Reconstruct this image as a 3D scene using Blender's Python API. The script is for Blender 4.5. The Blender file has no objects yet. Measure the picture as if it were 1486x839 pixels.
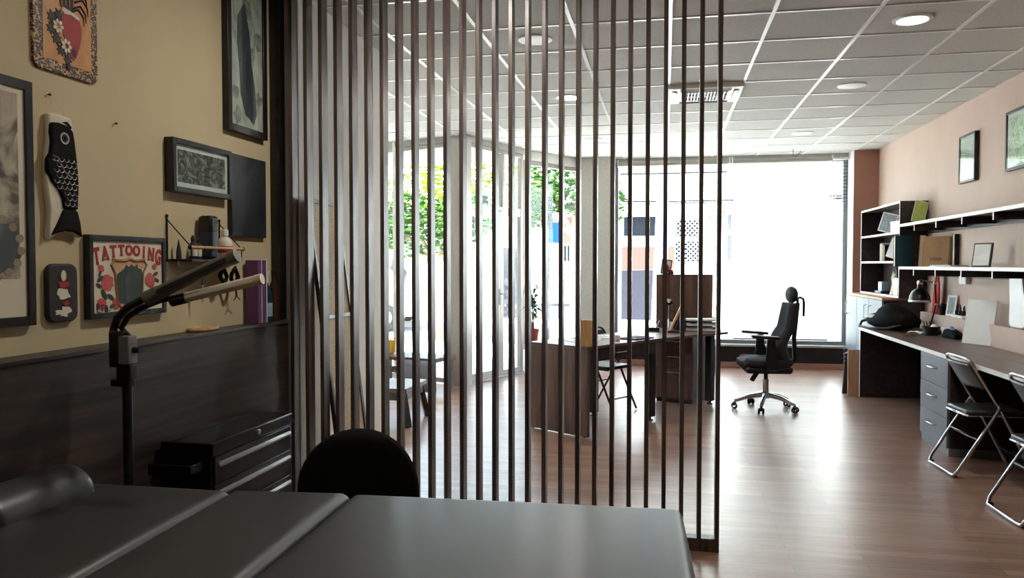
import bpy, bmesh, math, random
from mathutils import Matrix, Vector
random.seed(7)
S = bpy.context.scene
COL = S.collection
PI = math.pi

# ------------------------------------------------------------------ materials
def lin(c):
    r = []
    for v in c:
        v = v / 255.0
        r.append(v / 12.92 if v <= 0.04045 else ((v + 0.055) / 1.055) ** 2.4)
    return (r[0], r[1], r[2], 1.0)

def new_mat(name):
    m = bpy.data.materials.new(name); m.use_nodes = True
    nt = m.node_tree
    return m, nt, nt.nodes['Principled BSDF']

def plain(name, c, rough=0.5, metal=0.0, var=0.06, scale=25.0, bump=0.0, spec=0.5, coat=0.0, sheen=0.0):
    m, nt, b = new_mat(name)
    b.inputs['Roughness'].default_value = rough
    b.inputs['Metallic'].default_value = metal
    b.inputs['Specular IOR Level'].default_value = spec
    b.inputs['Coat Weight'].default_value = coat
    b.inputs['Sheen Weight'].default_value = sheen
    tc = nt.nodes.new('ShaderNodeTexCoord')
    nz = nt.nodes.new('ShaderNodeTexNoise'); nz.inputs['Scale'].default_value = scale; nz.inputs['Detail'].default_value = 4
    nt.links.new(tc.outputs['Object'], nz.inputs['Vector'])
    cr = nt.nodes.new('ShaderNodeValToRGB')
    l = lin(c)
    cr.color_ramp.elements[0].position = 0.3; cr.color_ramp.elements[1].position = 0.7
    cr.color_ramp.elements[0].color = [l[i] * (1 - var) for i in range(3)] + [1]
    cr.color_ramp.elements[1].color = [min(1, l[i] * (1 + var)) for i in range(3)] + [1]
    nt.links.new(nz.outputs['Fac'], cr.inputs['Fac'])
    nt.links.new(cr.outputs['Color'], b.inputs['Base Color'])
    if bump > 0:
        bp = nt.nodes.new('ShaderNodeBump'); bp.inputs['Strength'].default_value = bump; bp.inputs['Distance'].default_value = 0.002
        nt.links.new(nz.outputs['Fac'], bp.inputs['Height']); nt.links.new(bp.outputs['Normal'], b.inputs['Normal'])
    return m

def wood(name, c1, c2, stretch=(1.5, 30, 30), rough=0.4, spec=0.5, coat=0.0, scale=1.0):
    m, nt, b = new_mat(name)
    b.inputs['Roughness'].default_value = rough
    b.inputs['Specular IOR Level'].default_value = spec
    b.inputs['Coat Weight'].default_value = coat
    tc = nt.nodes.new('ShaderNodeTexCoord'); mp = nt.nodes.new('ShaderNodeMapping')
    mp.inputs['Scale'].default_value = stretch
    nz = nt.nodes.new('ShaderNodeTexNoise'); nz.inputs['Scale'].default_value = scale; nz.inputs['Detail'].default_value = 7; nz.inputs['Distortion'].default_value = 0.6
    nt.links.new(tc.outputs['Object'], mp.inputs['Vector']); nt.links.new(mp.outputs['Vector'], nz.inputs['Vector'])
    cr = nt.nodes.new('ShaderNodeValToRGB')
    cr.color_ramp.elements[0].position = 0.32; cr.color_ramp.elements[1].position = 0.68
    cr.color_ramp.elements[0].color = lin(c1); cr.color_ramp.elements[1].color = lin(c2)
    nt.links.new(nz.outputs['Fac'], cr.inputs['Fac']); nt.links.new(cr.outputs['Color'], b.inputs['Base Color'])
    return m

def ramp_mat(name, stops, scale=6.0, stretch=(1, 1, 1), rough=0.5, distort=1.0, detail=6, tex='noise'):
    m, nt, b = new_mat(name)
    b.inputs['Roughness'].default_value = rough
    tc = nt.nodes.new('ShaderNodeTexCoord'); mp = nt.nodes.new('ShaderNodeMapping'); mp.inputs['Scale'].default_value = stretch
    nt.links.new(tc.outputs['Object'], mp.inputs['Vector'])
    if tex == 'noise':
        nz = nt.nodes.new('ShaderNodeTexNoise'); nz.inputs['Scale'].default_value = scale; nz.inputs['Detail'].default_value = detail; nz.inputs['Distortion'].default_value = distort
        out = nz.outputs['Fac']
    elif tex == 'voronoi':
        nz = nt.nodes.new('ShaderNodeTexVoronoi'); nz.inputs['Scale'].default_value = scale; out = nz.outputs['Distance']
    else:
        nz = nt.nodes.new('ShaderNodeTexWave'); nz.inputs['Scale'].default_value = scale; nz.inputs['Distortion'].default_value = distort; out = nz.outputs['Fac']
    nt.links.new(mp.outputs['Vector'], nz.inputs['Vector'])
    cr = nt.nodes.new('ShaderNodeValToRGB')
    e = cr.color_ramp.elements
    while len(e) < len(stops): e.new(0.5)
    for i, (p, c) in enumerate(stops): e[i].position = p; e[i].color = lin(c)
    nt.links.new(out, cr.inputs['Fac']); nt.links.new(cr.outputs['Color'], b.inputs['Base Color'])
    return m

def glass_mat(name, tint=(245, 250, 248), ior=1.45):
    m = bpy.data.materials.new(name); m.use_nodes = True
    nt = m.node_tree; nt.nodes.clear()
    o = nt.nodes.new('ShaderNodeOutputMaterial'); mx = nt.nodes.new('ShaderNodeMixShader')
    t = nt.nodes.new('ShaderNodeBsdfTransparent'); g = nt.nodes.new('ShaderNodeBsdfGlossy'); lw = nt.nodes.new('ShaderNodeLayerWeight'); pw = nt.nodes.new('ShaderNodeMath'); f = nt.nodes.new('ShaderNodeMath')
    t.inputs['Color'].default_value = lin(tint); g.inputs['Roughness'].default_value = 0.02
    lw.inputs['Blend'].default_value = 0.5; pw.operation = 'POWER'; pw.inputs[1].default_value = 5.0; f.operation = 'MULTIPLY_ADD'; f.inputs[1].default_value = 0.93; f.inputs[2].default_value = 0.035
    nt.links.new(lw.outputs['Facing'], pw.inputs[0]); nt.links.new(pw.outputs[0], f.inputs[0])
    nt.links.new(f.outputs[0], mx.inputs[0]); nt.links.new(t.outputs[0], mx.inputs[1]); nt.links.new(g.outputs[0], mx.inputs[2])
    nt.links.new(mx.outputs[0], o.inputs['Surface'])
    return m

def emit_mat(name, c, s):
    m, nt, b = new_mat(name)
    b.inputs['Base Color'].default_value = lin(c)
    b.inputs['Emission Color'].default_value = lin(c); b.inputs['Emission Strength'].default_value = s
    return m

def fabric_light(name, c, t=0.6):
    m = bpy.data.materials.new(name); m.use_nodes = True
    nt = m.node_tree; nt.nodes.clear()
    o = nt.nodes.new('ShaderNodeOutputMaterial'); mx = nt.nodes.new('ShaderNodeMixShader')
    d = nt.nodes.new('ShaderNodeBsdfDiffuse'); tr = nt.nodes.new('ShaderNodeBsdfTranslucent')
    d.inputs['Color'].default_value = lin(c); tr.inputs['Color'].default_value = lin(c); mx.inputs[0].default_value = t
    nt.links.new(d.outputs[0], mx.inputs[1]); nt.links.new(tr.outputs[0], mx.inputs[2]); nt.links.new(mx.outputs[0], o.inputs['Surface'])
    return m

def floor_mat():
    m, nt, b = new_mat('laminate_floor')
    tc = nt.nodes.new('ShaderNodeTexCoord')
    br = nt.nodes.new('ShaderNodeTexBrick')
    br.inputs['Scale'].default_value = 1.0
    br.inputs['Brick Width'].default_value = 0.95; br.inputs['Row Height'].default_value = 0.075
    br.inputs['Mortar Size'].default_value = 0.0012; br.inputs['Mortar Smooth'].default_value = 0.2
    br.inputs['Color1'].default_value = lin((172, 139, 121)); br.inputs['Color2'].default_value = lin((144, 113, 98)); br.inputs['Mortar'].default_value = lin((72, 50, 42))
    br.offset = 0.37; br.offset_frequency = 2
    nt.links.new(tc.outputs['Object'], br.inputs['Vector'])
    mp = nt.nodes.new('ShaderNodeMapping'); mp.inputs['Scale'].default_value = (1.3, 22, 1)
    nz = nt.nodes.new('ShaderNodeTexNoise'); nz.inputs['Scale'].default_value = 2.0; nz.inputs['Detail'].default_value = 8; nz.inputs['Distortion'].default_value = 0.5
    nt.links.new(tc.outputs['Object'], mp.inputs['Vector']); nt.links.new(mp.outputs['Vector'], nz.inputs['Vector'])
    cr = nt.nodes.new('ShaderNodeValToRGB')
    cr.color_ramp.elements[0].position = 0.3; cr.color_ramp.elements[1].position = 0.72
    cr.color_ramp.elements[0].color = (0.6, 0.57, 0.55, 1); cr.color_ramp.elements[1].color = (1, 1, 1, 1)
    nt.links.new(nz.outputs['Fac'], cr.inputs['Fac'])
    mx = nt.nodes.new('ShaderNodeMix'); mx.data_type = 'RGBA'; mx.blend_type = 'MULTIPLY'; mx.inputs[0].default_value = 0.8
    nt.links.new(br.outputs['Color'], mx.inputs[6]); nt.links.new(cr.outputs['Color'], mx.inputs[7])
    nt.links.new(mx.outputs[2], b.inputs['Base Color'])
    b.inputs['Roughness'].default_value = 0.31
    b.inputs['Specular IOR Level'].default_value = 0.6
    bp = nt.nodes.new('ShaderNodeBump'); bp.inputs['Strength'].default_value = 0.25; bp.inputs['Distance'].default_value = 0.002
    nt.links.new(nz.outputs['Fac'], bp.inputs['Height']); nt.links.new(bp.outputs['Normal'], b.inputs['Normal'])
    return m

M = dict(
    floor=floor_mat(),
    tile=plain('ceiling_tile', (206, 206, 202), 0.9, var=0.10, scale=90, bump=0.3, spec=0.2),
    tbar=plain('ceiling_grid_metal', (235, 235, 232), 0.3, var=0.01),
    beige=plain('beige_wall_paint', (206, 191, 154), 0.75, var=0.03, scale=5, bump=0.12, spec=0.3),
    white=plain('white_wall_paint', (240, 238, 234), 0.7, var=0.02, scale=6, spec=0.3),
    pink=plain('pinkish_beige_wall_paint', (198, 174, 160), 0.65, var=0.03, scale=4, spec=0.4),
    brownwall=plain('terracotta_wall_paint', (166, 122, 106), 0.7, var=0.03, scale=4, spec=0.3),
    concrete=plain('speckled_grey_render', (190, 187, 180), 0.85, var=0.12, scale=60, bump=0.3, spec=0.2),
    wains=wood('dark_wood_wall_panel', (36, 31, 29), (74, 62, 55), (20, 1.1, 22), 0.42),
    slat=wood('dark_stained_slat', (30, 23, 20), (98, 85, 76), (34, 34, 1.6), 0.38),
    black=plain('black_plastic', (16, 16, 18), 0.4, var=0.1),
    blackmetal=plain('black_painted_metal', (13, 13, 14), 0.3, var=0.1),
    blackframe=wood('black_frame_wood', (14, 12, 11), (34, 29, 26), (20, 20, 20), 0.35),
    leather=plain('black_vinyl', (52, 53, 54), 0.38, var=0.10, scale=160, bump=0.12, spec=0.8),
    cloth=plain('black_fabric', (20, 20, 22), 0.85, var=0.15, scale=200, bump=0.3, spec=0.2),
    greyseat=plain('dark_grey_mesh_fabric', (46, 47, 50), 0.75, var=0.15, scale=180, bump=0.25, spec=0.3),
    chrome=plain('chrome', (205, 205, 208), 0.14, 1.0, var=0.02),
    steel=plain('brushed_aluminium', (200, 202, 204), 0.3, 1.0, var=0.04),
    alu=plain('grey_aluminium_profile', (176, 170, 164), 0.4, 0.35, var=0.03),
    darkalu=plain('dark_grey_window_frame', (112, 116, 120), 0.4, 0.3, var=0.03),
    whiteplastic=plain('white_plastic', (236, 236, 234), 0.4, var=0.01),
    paper=plain('white_paper', (240, 240, 238), 0.8, var=0.015),
    whiteedge=plain('white_edge_band', (238, 236, 232), 0.4, var=0.01),
    darkwood=wood('dark_wenge_laminate', (30, 24, 23), (58, 46, 42), (22, 2, 22), 0.42),
    desktop=wood('brown_grey_desk_laminate', (84, 66, 58), (116, 94, 84), (22, 1.6, 22), 0.32),
    deskpanel=wood('brown_wood_laminate', (74, 52, 44), (112, 84, 72), (26, 26, 1.6), 0.4),
    oak=wood('light_oak', (176, 134, 84), (214, 176, 124), (20, 20, 2), 0.45),
    drawer=plain('blue_grey_drawer_front', (118, 124, 132), 0.42, 0.2, var=0.04),
    lightdoor=plain('pale_grey_cabinet_door', (112, 120, 132), 0.45, 0.1, var=0.03),
    glass=glass_mat('clear_glass'),
    blind=fabric_light('white_blind_fabric', (250, 250, 248), 0.65),
    rattan=ramp_mat('woven_rattan', [(0.0, (150, 122, 92)), (0.3, (214, 190, 156)), (1.0, (232, 214, 184))], 95, rough=0.7, tex='voronoi'),
    tanwood=wood('tan_chipboard', (176, 132, 104), (204, 164, 134), (20, 20, 3), 0.55),
    olive=plain('olive_grey_lamp_housing', (118, 118, 104), 0.45, 0.2, var=0.05),
    cream=plain('cream_lamp_diffuser', (232, 214, 186), 0.4, var=0.02),
    purple=plain('purple_card', (104, 58, 106), 0.5, var=0.05),
    teal=plain('dark_teal_bookcloth', (18, 62, 78), 0.6, var=0.1),
    navy=plain('navy_plastic', (28, 40, 66), 0.35, var=0.1),
    red=plain('red_fabric', (206, 50, 36), 0.7, var=0.1),
    redart=plain('red_ink', (168, 40, 38), 0.6, var=0.15),
    rose=plain('pinkish_red_ink', (196, 84, 76), 0.6, var=0.15),
    greenink=plain('dark_green_ink', (50, 66, 54), 0.6, var=0.2),
    yellow=plain('yellow_plastic', (232, 176, 40), 0.5, var=0.05),
    green=plain('lime_green_print', (188, 206, 112), 0.6, var=0.2, scale=40),
    terracotta=plain('terracotta_pot', (150, 70, 52), 0.7, var=0.08),
    leaf=plain('green_leaves', (44, 76, 24), 0.7, var=0.3, scale=3, spec=0.05),
    leafyellow=plain('yellow_green_leaves', (104, 124, 20), 0.7, var=0.3, scale=3, spec=0.05),
    bark=plain('tree_bark', (120, 104, 88), 0.9, var=0.2),
    bluesign=plain('blue_sign_paint', (14, 52, 150), 0.6, var=0.02, spec=0.05),
    paleblue=plain('pale_blue_paint', (124, 150, 194), 0.6, var=0.06, spec=0.05),
    ground=plain('pale_pavement', (200, 198, 194), 0.9, var=0.05, scale=3),
    asphalt=plain('street_asphalt', (136, 136, 138), 0.9, var=0.06, scale=8),
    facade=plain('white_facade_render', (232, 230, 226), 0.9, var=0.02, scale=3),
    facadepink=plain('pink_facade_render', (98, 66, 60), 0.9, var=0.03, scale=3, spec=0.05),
    shade=plain('dark_window_shutter', (20, 24, 30), 0.6, var=0.1, spec=0.05),
    greyshutter=plain('grey_metal_shutter', (66, 66, 72), 0.6, var=0.04, spec=0.08),
    blueglass=plain('blue_window_glass', (8, 20, 32), 0.6, var=0.2, spec=0.05),
    carpaint=plain('silver_car_paint', (190, 196, 204), 0.25, 0.3, var=0.02),
    tyre=plain('black_rubber', (20, 20, 20), 0.8, var=0.1),
    lamp_on=emit_mat('lit_lamp_disc', (255, 244, 226), 14.0),
    lampoff=plain('unlit_lamp_disc', (240, 240, 238), 0.4, var=0.01),
    exitgreen=plain('green_exit_sign', (12, 92, 74), 0.4, var=0.03),
    kraft=plain('kraft_cardboard', (178, 140, 100), 0.8, var=0.08, scale=40),
    floralbook=ramp_mat('floral_book_cover', [(0.3, (70, 48, 38)), (0.5, (150, 104, 74)), (0.7, (176, 140, 100))], 60, rough=0.6),
    inkwash=ramp_mat('brush_ink_painting', [(0.30, (30, 28, 26)), (0.44, (96, 88, 78)), (0.56, (176, 164, 142)), (0.75, (206, 196, 172))], 4.5, (1, 1.3, 1), 0.6, 2.2),
    inkgrey=ramp_mat('grey_sketch_print', [(0.30, (52, 50, 46)), (0.5, (104, 100, 92)), (0.66, (176, 172, 162))], 14, (1, 1, 1), 0.6, 3.0),
    inkcanvas=ramp_mat('dark_blue_grey_canvas_paint', [(0.3, (26, 28, 32)), (0.55, (46, 49, 55)), (0.78, (84, 88, 96))], 4, (1, 1, 1), 0.55, 1.0),
    inktall=ramp_mat('grey_ink_wash_background', [(0.3, (150, 150, 144)), (0.45, (206, 204, 194)), (0.7, (232, 229, 218))], 5, (1, 1.6, 0.7), 0.6, 2.0),
    farshutter=plain('dark_grey_garage_shutter', (44, 44, 52), 0.7, var=0.04, spec=0.05),
    carglass=plain('dark_car_glass', (30, 36, 44), 0.06, var=0.05, spec=0.8),
    peach=plain('peach_ink', (206, 164, 122), 0.6, var=0.1),
    clampgrey=plain('grey_plastic_clamp', (116, 116, 116), 0.45, var=0.04),
    sucker=plain('tan_ink', (150, 136, 112), 0.6, var=0.15),
    inkmid=ramp_mat('pale_grey_ink_cloud', [(0.3, (120, 120, 116)), (0.6, (176, 174, 166)), (0.8, (206, 204, 196))], 9, rough=0.6, distort=2),
    inkdark=ramp_mat('dark_ink_stroke', [(0.3, (44, 46, 50)), (0.6, (78, 82, 88)), (0.8, (120, 124, 128))], 6, (1, 1.6, 0.5), 0.6, 1.5),
    tanleather=ramp_mat('carved_tan_leather', [(0.3, (190, 126, 66)), (0.7, (216, 158, 94))], 9, rough=0.5),
    carved=ramp_mat('carved_dark_border', [(0.0, (40, 24, 16)), (0.55, (58, 36, 24)), (0.64, (196, 156, 104)), (1.0, (206, 172, 120))], 105, (1, 1, 1.4), 0.5, tex='voronoi'),
    inkblack=plain('black_ink', (34, 28, 26), 0.6, var=0.2),
    inkcream=plain('cream_ink', (222, 214, 190), 0.6, var=0.05),
    posterpaper=plain('aged_poster_paper', (226, 216, 192), 0.6, var=0.04, scale=8),
    gold=plain('ochre_ink', (158, 116, 74), 0.6, var=0.2),
    fishblack=ramp_mat('black_scaled_fabric', [(0.0, (18, 18, 20)), (0.44, (24, 24, 26)), (0.56, (120, 118, 110)), (1.0, (150, 146, 136))], 48, (1, 1, 0.8), 0.7, tex='voronoi'),
    greyprint=ramp_mat('grey_illustrated_cover', [(0.3, (70, 76, 84)), (0.5, (140, 146, 152)), (0.7, (206, 208, 210))], 40, rough=0.6, distort=3),
    softblue=plain('pale_blue_plastic', (150, 176, 200), 0.5, var=0.05),
    silverarch=plain('pale_grey_curved_panel', (206, 208, 210), 0.35, 0.1, var=0.04, scale=8),
    cushion=plain('blue_grey_upholstery', (116, 120, 130), 0.8, var=0.1, scale=60),
    mirrorview=ramp_mat('green_garden_print', [(0.32, (96, 136, 76)), (0.46, (196, 212, 170)), (0.62, (236, 238, 222))], 16, rough=0.3, distort=2),
    paleprint=ramp_mat('pale_sketch_print', [(0.3, (176, 176, 160)), (0.6, (222, 220, 208))], 22, rough=0.3, distort=2),
    amber=plain('amber_bottle', (60, 34, 22), 0.2, var=0.1),
    bottlegreen=plain('dark_blue_green_bottle', (26, 62, 70), 0.15, var=0.15, scale=12),
)

# ------------------------------------------------------------------ mesh builder
class MB:
    def __init__(s): s.bm = bmesh.new(); s.mi = 0
    def _mark(s, fs):
        for f in fs: f.material_index = s.mi
    def box(s, c, d, rot=None):
        M4 = Matrix.Translation(Vector(c))
        if rot is not None: M4 = M4 @ rot.to_4x4()
        M4 = M4 @ Matrix.Diagonal((d[0], d[1], d[2], 1))
        r = bmesh.ops.create_cube(s.bm, size=1.0, matrix=M4)
        s._mark({f for v in r['verts'] for f in v.link_faces}); return s
    def b2(s, x0, x1, y0, y1, z0, z1):
        return s.box(((x0 + x1) / 2, (y0 + y1) / 2, (z0 + z1) / 2), (abs(x1 - x0), abs(y1 - y0), abs(z1 - z0)))
    def bar(s, p, q, w, h):                      # rectangular bar from p to q
        p = Vector(p); q = Vector(q); d = q - p
        rot = d.to_track_quat('Z', 'Y').to_matrix()
        return s.box((p + q) / 2, (w, h, d.length), rot)
    def tube(s, pts, r, n=10, closed=False):
        pts = [Vector(p) for p in pts]; N = len(pts); rings = []
        rr = r if isinstance(r, (list, tuple)) else [r] * N
        up = None
        for i, p in enumerate(pts):
            if closed: t = (pts[(i + 1) % N] - pts[i - 1])
            elif i == 0: t = pts[1] - pts[0]
            elif i == N - 1: t = pts[-1] - pts[-2]
            else: t = (pts[i + 1] - p).normalized() + (p - pts[i - 1]).normalized()
            t.normalize()
            if up is None:
                up = Vector((0, 0, 1)) if abs(t.z) < 0.9 else Vector((1, 0, 0))
            a = t.cross(up)
            if a.length < 1e-4: a = t.cross(Vector((0, 1, 0)))
            a.normalize(); b = a.cross(t).normalized(); up = b
            rings.append([s.bm.verts.new(p + (a * math.cos(2 * PI * k / n) + b * math.sin(2 * PI * k / n)) * rr[i]) for k in range(n)])
        fs = []
        for i in range(N if closed else N - 1):
            A = rings[i]; B = rings[(i + 1) % N]
            for k in range(n): fs.append(s.bm.faces.new((A[k], A[(k + 1) % n], B[(k + 1) % n], B[k])))
        if not closed:
            fs.append(s.bm.faces.new(rings[0][::-1])); fs.append(s.bm.faces.new(rings[-1]))
        s._mark(fs); return s
    def lathe(s, prof, c=(0, 0, 0), n=24, rot=None, ring=False):
        rings = []; fs = []
        for (r, z) in (list(prof) + [prof[0]] if ring else prof):
            ring = []
            for k in range(n):
                v = Vector((r * math.cos(2 * PI * k / n), r * math.sin(2 * PI * k / n), z))
                if rot is not None: v = rot @ v
                ring.append(s.bm.verts.new(v + Vector(c)))
            rings.append(ring)
        for A, B in zip(rings, rings[1:]):
            for k in range(n): fs.append(s.bm.faces.new((A[k], A[(k + 1) % n], B[(k + 1) % n], B[k])))
        if not ring: fs.append(s.bm.faces.new(rings[0][::-1])); fs.append(s.bm.faces.new(rings[-1]))
        else: bmesh.ops.remove_doubles(s.bm, verts=[v for q in (rings[0], rings[-1]) for v in q], dist=1e-6); fs = [f_ for f_ in fs if f_.is_valid]
        s._mark(fs); return s
    def ball(s, c, r, u=16, v=10):
        if not isinstance(r, (list, tuple)): r = (r, r, r)
        q = bmesh.ops.create_uvsphere(s.bm, u_segments=u, v_segments=v, radius=1, matrix=Matrix.Translation(Vector(c)) @ Matrix.Diagonal((r[0], r[1], r[2], 1)))
        s._mark({f for w in q['verts'] for f in w.link_faces}); return s
    def prism(s, poly, d0, d1, plane='z'):       # poly in the plane, extruded along the named axis from d0 to d1
        def P(a, b, d):
            return {'z': (a, b, d), 'x': (d, a, b), 'y': (a, d, b)}[plane]
        lo = [s.bm.verts.new(P(a, b, d0)) for a, b in poly]; hi = [s.bm.verts.new(P(a, b, d1)) for a, b in poly]
        n = len(poly); fs = [s.bm.faces.new(lo[::-1]), s.bm.faces.new(hi)]
        for k in range(n): fs.append(s.bm.faces.new((lo[k], lo[(k + 1) % n], hi[(k + 1) % n], hi[k])))
        s._mark(fs); return s
    def grid(s, fn, nu, nv, closed_u=False):
        V = [[s.bm.verts.new(fn(i / nu, j / nv)) for j in range(nv + 1)] for i in range(nu + (0 if closed_u else 1))]
        fs = []
        for i in range(nu):
            A = V[i]; B = V[(i + 1) % len(V)]
            for j in range(nv): fs.append(s.bm.faces.new((A[j], B[j], B[j + 1], A[j + 1])))
        s._mark(fs); return s
    def build(s, name, mat, parent=None, bevel=0.0, smooth=False, segs=2, solid=0.0, loc=None):
        bmesh.ops.recalc_face_normals(s.bm, faces=s.bm.faces)
        me = bpy.data.meshes.new(name); s.bm.to_mesh(me); s.bm.free()
        for m in (mat if isinstance(mat, (list, tuple)) else [mat]): me.materials.append(M[m] if isinstance(m, str) else m)
        o = bpy.data.objects.new(name, me); COL.objects.link(o)
        if parent is not None: o.parent = parent
        if loc is not None: o.location = loc
        if solid > 0:
            md = o.modifiers.new('Solidify', 'SOLIDIFY'); md.thickness = solid
        if bevel > 0:
            md = o.modifiers.new('Bevel', 'BEVEL'); md.width = bevel; md.segments = segs; md.limit_method = 'ANGLE'; md.angle_limit = 0.7
        if smooth or bevel > 0:
            me.shade_smooth() if hasattr(me, 'shade_smooth') else None
            try: me.set_sharp_from_angle(angle=0.7)
            except Exception: pass
        return o

def tag(o, label=None, cat=None, group=None, kind=None):
    if label: o['label'] = label
    if cat: o['category'] = cat
    if group: o['group'] = group
    if kind: o['kind'] = kind
    return o
def thing(name, label, cat, loc=(0, 0, 0), rz=0.0, group=None):
    o = bpy.data.objects.new(name, None); COL.objects.link(o); o.empty_display_size = 0.05
    o.location = loc; o.rotation_euler = (0, 0, rz)
    return tag(o, label, cat, group)
def struct(o): o['kind'] = 'structure'; return o
def copy_tree(o, parent=None):
    c = o.copy(); COL.objects.link(c)
    if parent is not None: c.parent = parent
    for ch in list(o.children): copy_tree(ch, c)
    return c
def arc(c, r, a0, a1, n, ax='xz'):
    out = []
    for i in range(n + 1):
        a = a0 + (a1 - a0) * i / n
        u, v = r * math.cos(a), r * math.sin(a)
        out.append((c[0] + u, c[1], c[2] + v) if ax == 'xz' else (c[0], c[1] + u, c[2] + v) if ax == 'yz' else (c[0] + u, c[1] + v, c[2]))
    return out
def glyphs(mb, text, place, size, offset=0.0, extrude=0.0008):
    """text as mesh; place(i, n, width) -> 4x4 matrix taking the glyph's x,y,z into the parent's space"""
    n = len(text)
    for i, ch in enumerate(text):
        if ch == ' ': continue
        cu = bpy.data.curves.new('glyph', 'FONT'); cu.body = ch; cu.size = size; cu.extrude = extrude; cu.offset = offset; cu.align_x = 'CENTER'; cu.resolution_u = 3
        ob = bpy.data.objects.new('glyph', cu); COL.objects.link(ob)
        dg = bpy.context.evaluated_depsgraph_get()
        me = bpy.data.meshes.new_from_object(ob.evaluated_get(dg))
        me.transform(place(i, n))
        b0 = len(mb.bm.faces); mb.bm.from_mesh(me)
        mb.bm.faces.ensure_lookup_table()
        for f in mb.bm.faces[b0:]: f.material_index = mb.mi
        bpy.data.objects.remove(ob); bpy.data.curves.remove(cu); bpy.data.meshes.remove(me)
# glyph x,y,z -> wall facing +X : (out=z, along=Y, up=Z)
FACE_PX = Matrix(((0, 0, 1, 0), (1, 0, 0, 0), (0, 1, 0, 0), (0, 0, 0, 1)))

# ------------------------------------------------------------------ key sizes
H = 2.925
XL, XR, YW = -2.12, 2.72, 11.2
GX, GY = 0.02, 4.885
POST = (-2.34, 8.83); DEND = (-1.86, 10.06); LEND = (-3.24, 9.18); LFAR = (-5.0, 9.86)
# ------------------------------------------------------------------ the setting
fl = MB(); fl.prism([(-5.1, -1.6), (XR + .1, -1.6), (XR + .1, YW + .1), (-1.1, YW + .1), (-1.25, YW), DEND, POST, LEND, LFAR, (-5.1, 9.9)], -0.12, 0)
struct(fl.build('floor', 'floor'))
c = MB(); c.b2(-5.1, XR + .1, -1.6, YW + .15, H, H + .3)
struct(c.build('ceiling', 'tile'))
t = MB()
x = GX - 0.6 * 9
while x < XR:
    if x > -5.05: t.b2(x - .012, x + .012, -1.6, YW + .1, H - .006, H + .001)
    x += 0.6
y = GY - 0.6 * 10
while y < YW:
    if y > -1.55: t.b2(-5.05, XR, y - .012, y + .012, H - .0055, H + .001)
    y += 0.6
struct(t.build('trim_1', 'tbar'))
w = MB(); w.b2(XL - .15, XL, -1.6, 4.0, 0, H); struct(w.build('wall_left', 'beige'))
w = MB(); w.b2(-2.6, -1.985, 4.0, 5.33, 0, H); struct(w.build('wall_left', 'white'))
w = MB(); w.b2(XR, XR + .15, -1.6, YW + .1, 0, H); struct(w.build('wall_right', 'pink'))
w = MB(); w.b2(XL - .15, XR + .15, -1.75, -1.6, 0, H); struct(w.build('wall_back', 'beige'))
w = MB(); w.b2(-5.1, -2.6, 5.2, 5.33, 0, H); struct(w.build('wall_back', 'white'))
w = MB(); w.b2(-5.2, -5.05, 5.2, 9.9, 0, H); struct(w.build('wall_left', 'white'))
w = MB(); w.b2(2.415, XR, 10.9, YW + .1, 0, H); struct(w.build('wall_front', 'brownwall'))
w = MB(); w.b2(2.405, 2.4149, 10.9, YW + .1, 0, H); struct(w.build('trim_2', 'whiteedge'))
# concrete pillar between the two shop windows
w = MB(); w.b2(-1.22, -.72, 10.98, 11.35, 0, H); struct(w.build('trim_3', 'concrete', bevel=.006))
# plinth and sill below the right-hand shop window
w = MB(); w.b2(-.72, 2.42, YW - .02, YW + .12, 0, .295); struct(w.build('wall_front', 'black'))
w = MB(); w.b2(-.72, 2.405, YW - .10, YW + .14, .295, .325); struct(w.build('trim_4', 'alu', bevel=.004))
w = MB(); w.b2(-.72, 2.405, YW - .035, YW - .02, 0, .075); struct(w.build('baseboard_front', 'brownwall', bevel=.003))
w = MB(); w.b2(-.72, 2.405, YW - .02, YW + .12, 2.875, H); struct(w.build('trim_5', 'alu'))
# wooden wainscot on the left wall with its ledge
w = MB(); w.b2(XL, -2.02, -1.6, 3.93, 0, 1.105); wn = struct(w.build('trim_6', 'wains'))
w = MB(); w.b2(XL, -2.012, -1.6, 3.93, 1.105, 1.122); w.build('ledge_cap', 'wains', wn, bevel=.003)

# windows ---------------------------------------------------------------
def bar_between(mb, p, q, z0, z1, th):
    d = (Vector(q) - Vector(p)); L = d.length; a = math.atan2(d.y, d.x); m = (Vector(p) + Vector(q)) / 2
    mb.box((m.x, m.y, (z0 + z1) / 2), (L, th, z1 - z0), Matrix.Rotation(a, 3, 'Z'))
def lerp(p, q, t): return (p[0] + (q[0] - p[0]) * t, p[1] + (q[1] - p[1]) * t)
def glazing(name, p, q, z0, z1, cuts=(), rails=(), fw=.055, depth=.06, mat='alu', parent=None):
    """framed fixed glazing between floor points p and q; cuts = fractions of mullions; rails = (z0,z1)"""
    L = (Vector(q) - Vector(p)).length; e = fw / L
    f = MB()
    for tt in [0 + e / 2] + list(cuts) + [1 - e / 2]:
        bar_between(f, lerp(p, q, tt - e / 2), lerp(p, q, tt + e / 2), z0, z1, depth)
    for a, b in [(z0, z0 + fw), (z1 - fw, z1)] + list(rails): bar_between(f, p, q, a, b, depth * .9)
    fr = f.build(name, mat, parent, bevel=.003)
    g = MB(); bar_between(g, lerp(p, q, e), lerp(p, q, 1 - e), z0 + fw, z1 - fw, .008)
    g.build('glass_pane', 'glass', fr)
    return fr
struct(glazing('window_1', (-.72, YW + .05), (2.405, YW + .05), .325, 2.875, mat='darkalu'))
struct(glazing('window_2', (-1.86, 10.12), (-1.22, 11.2), .30, 2.80))
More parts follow.
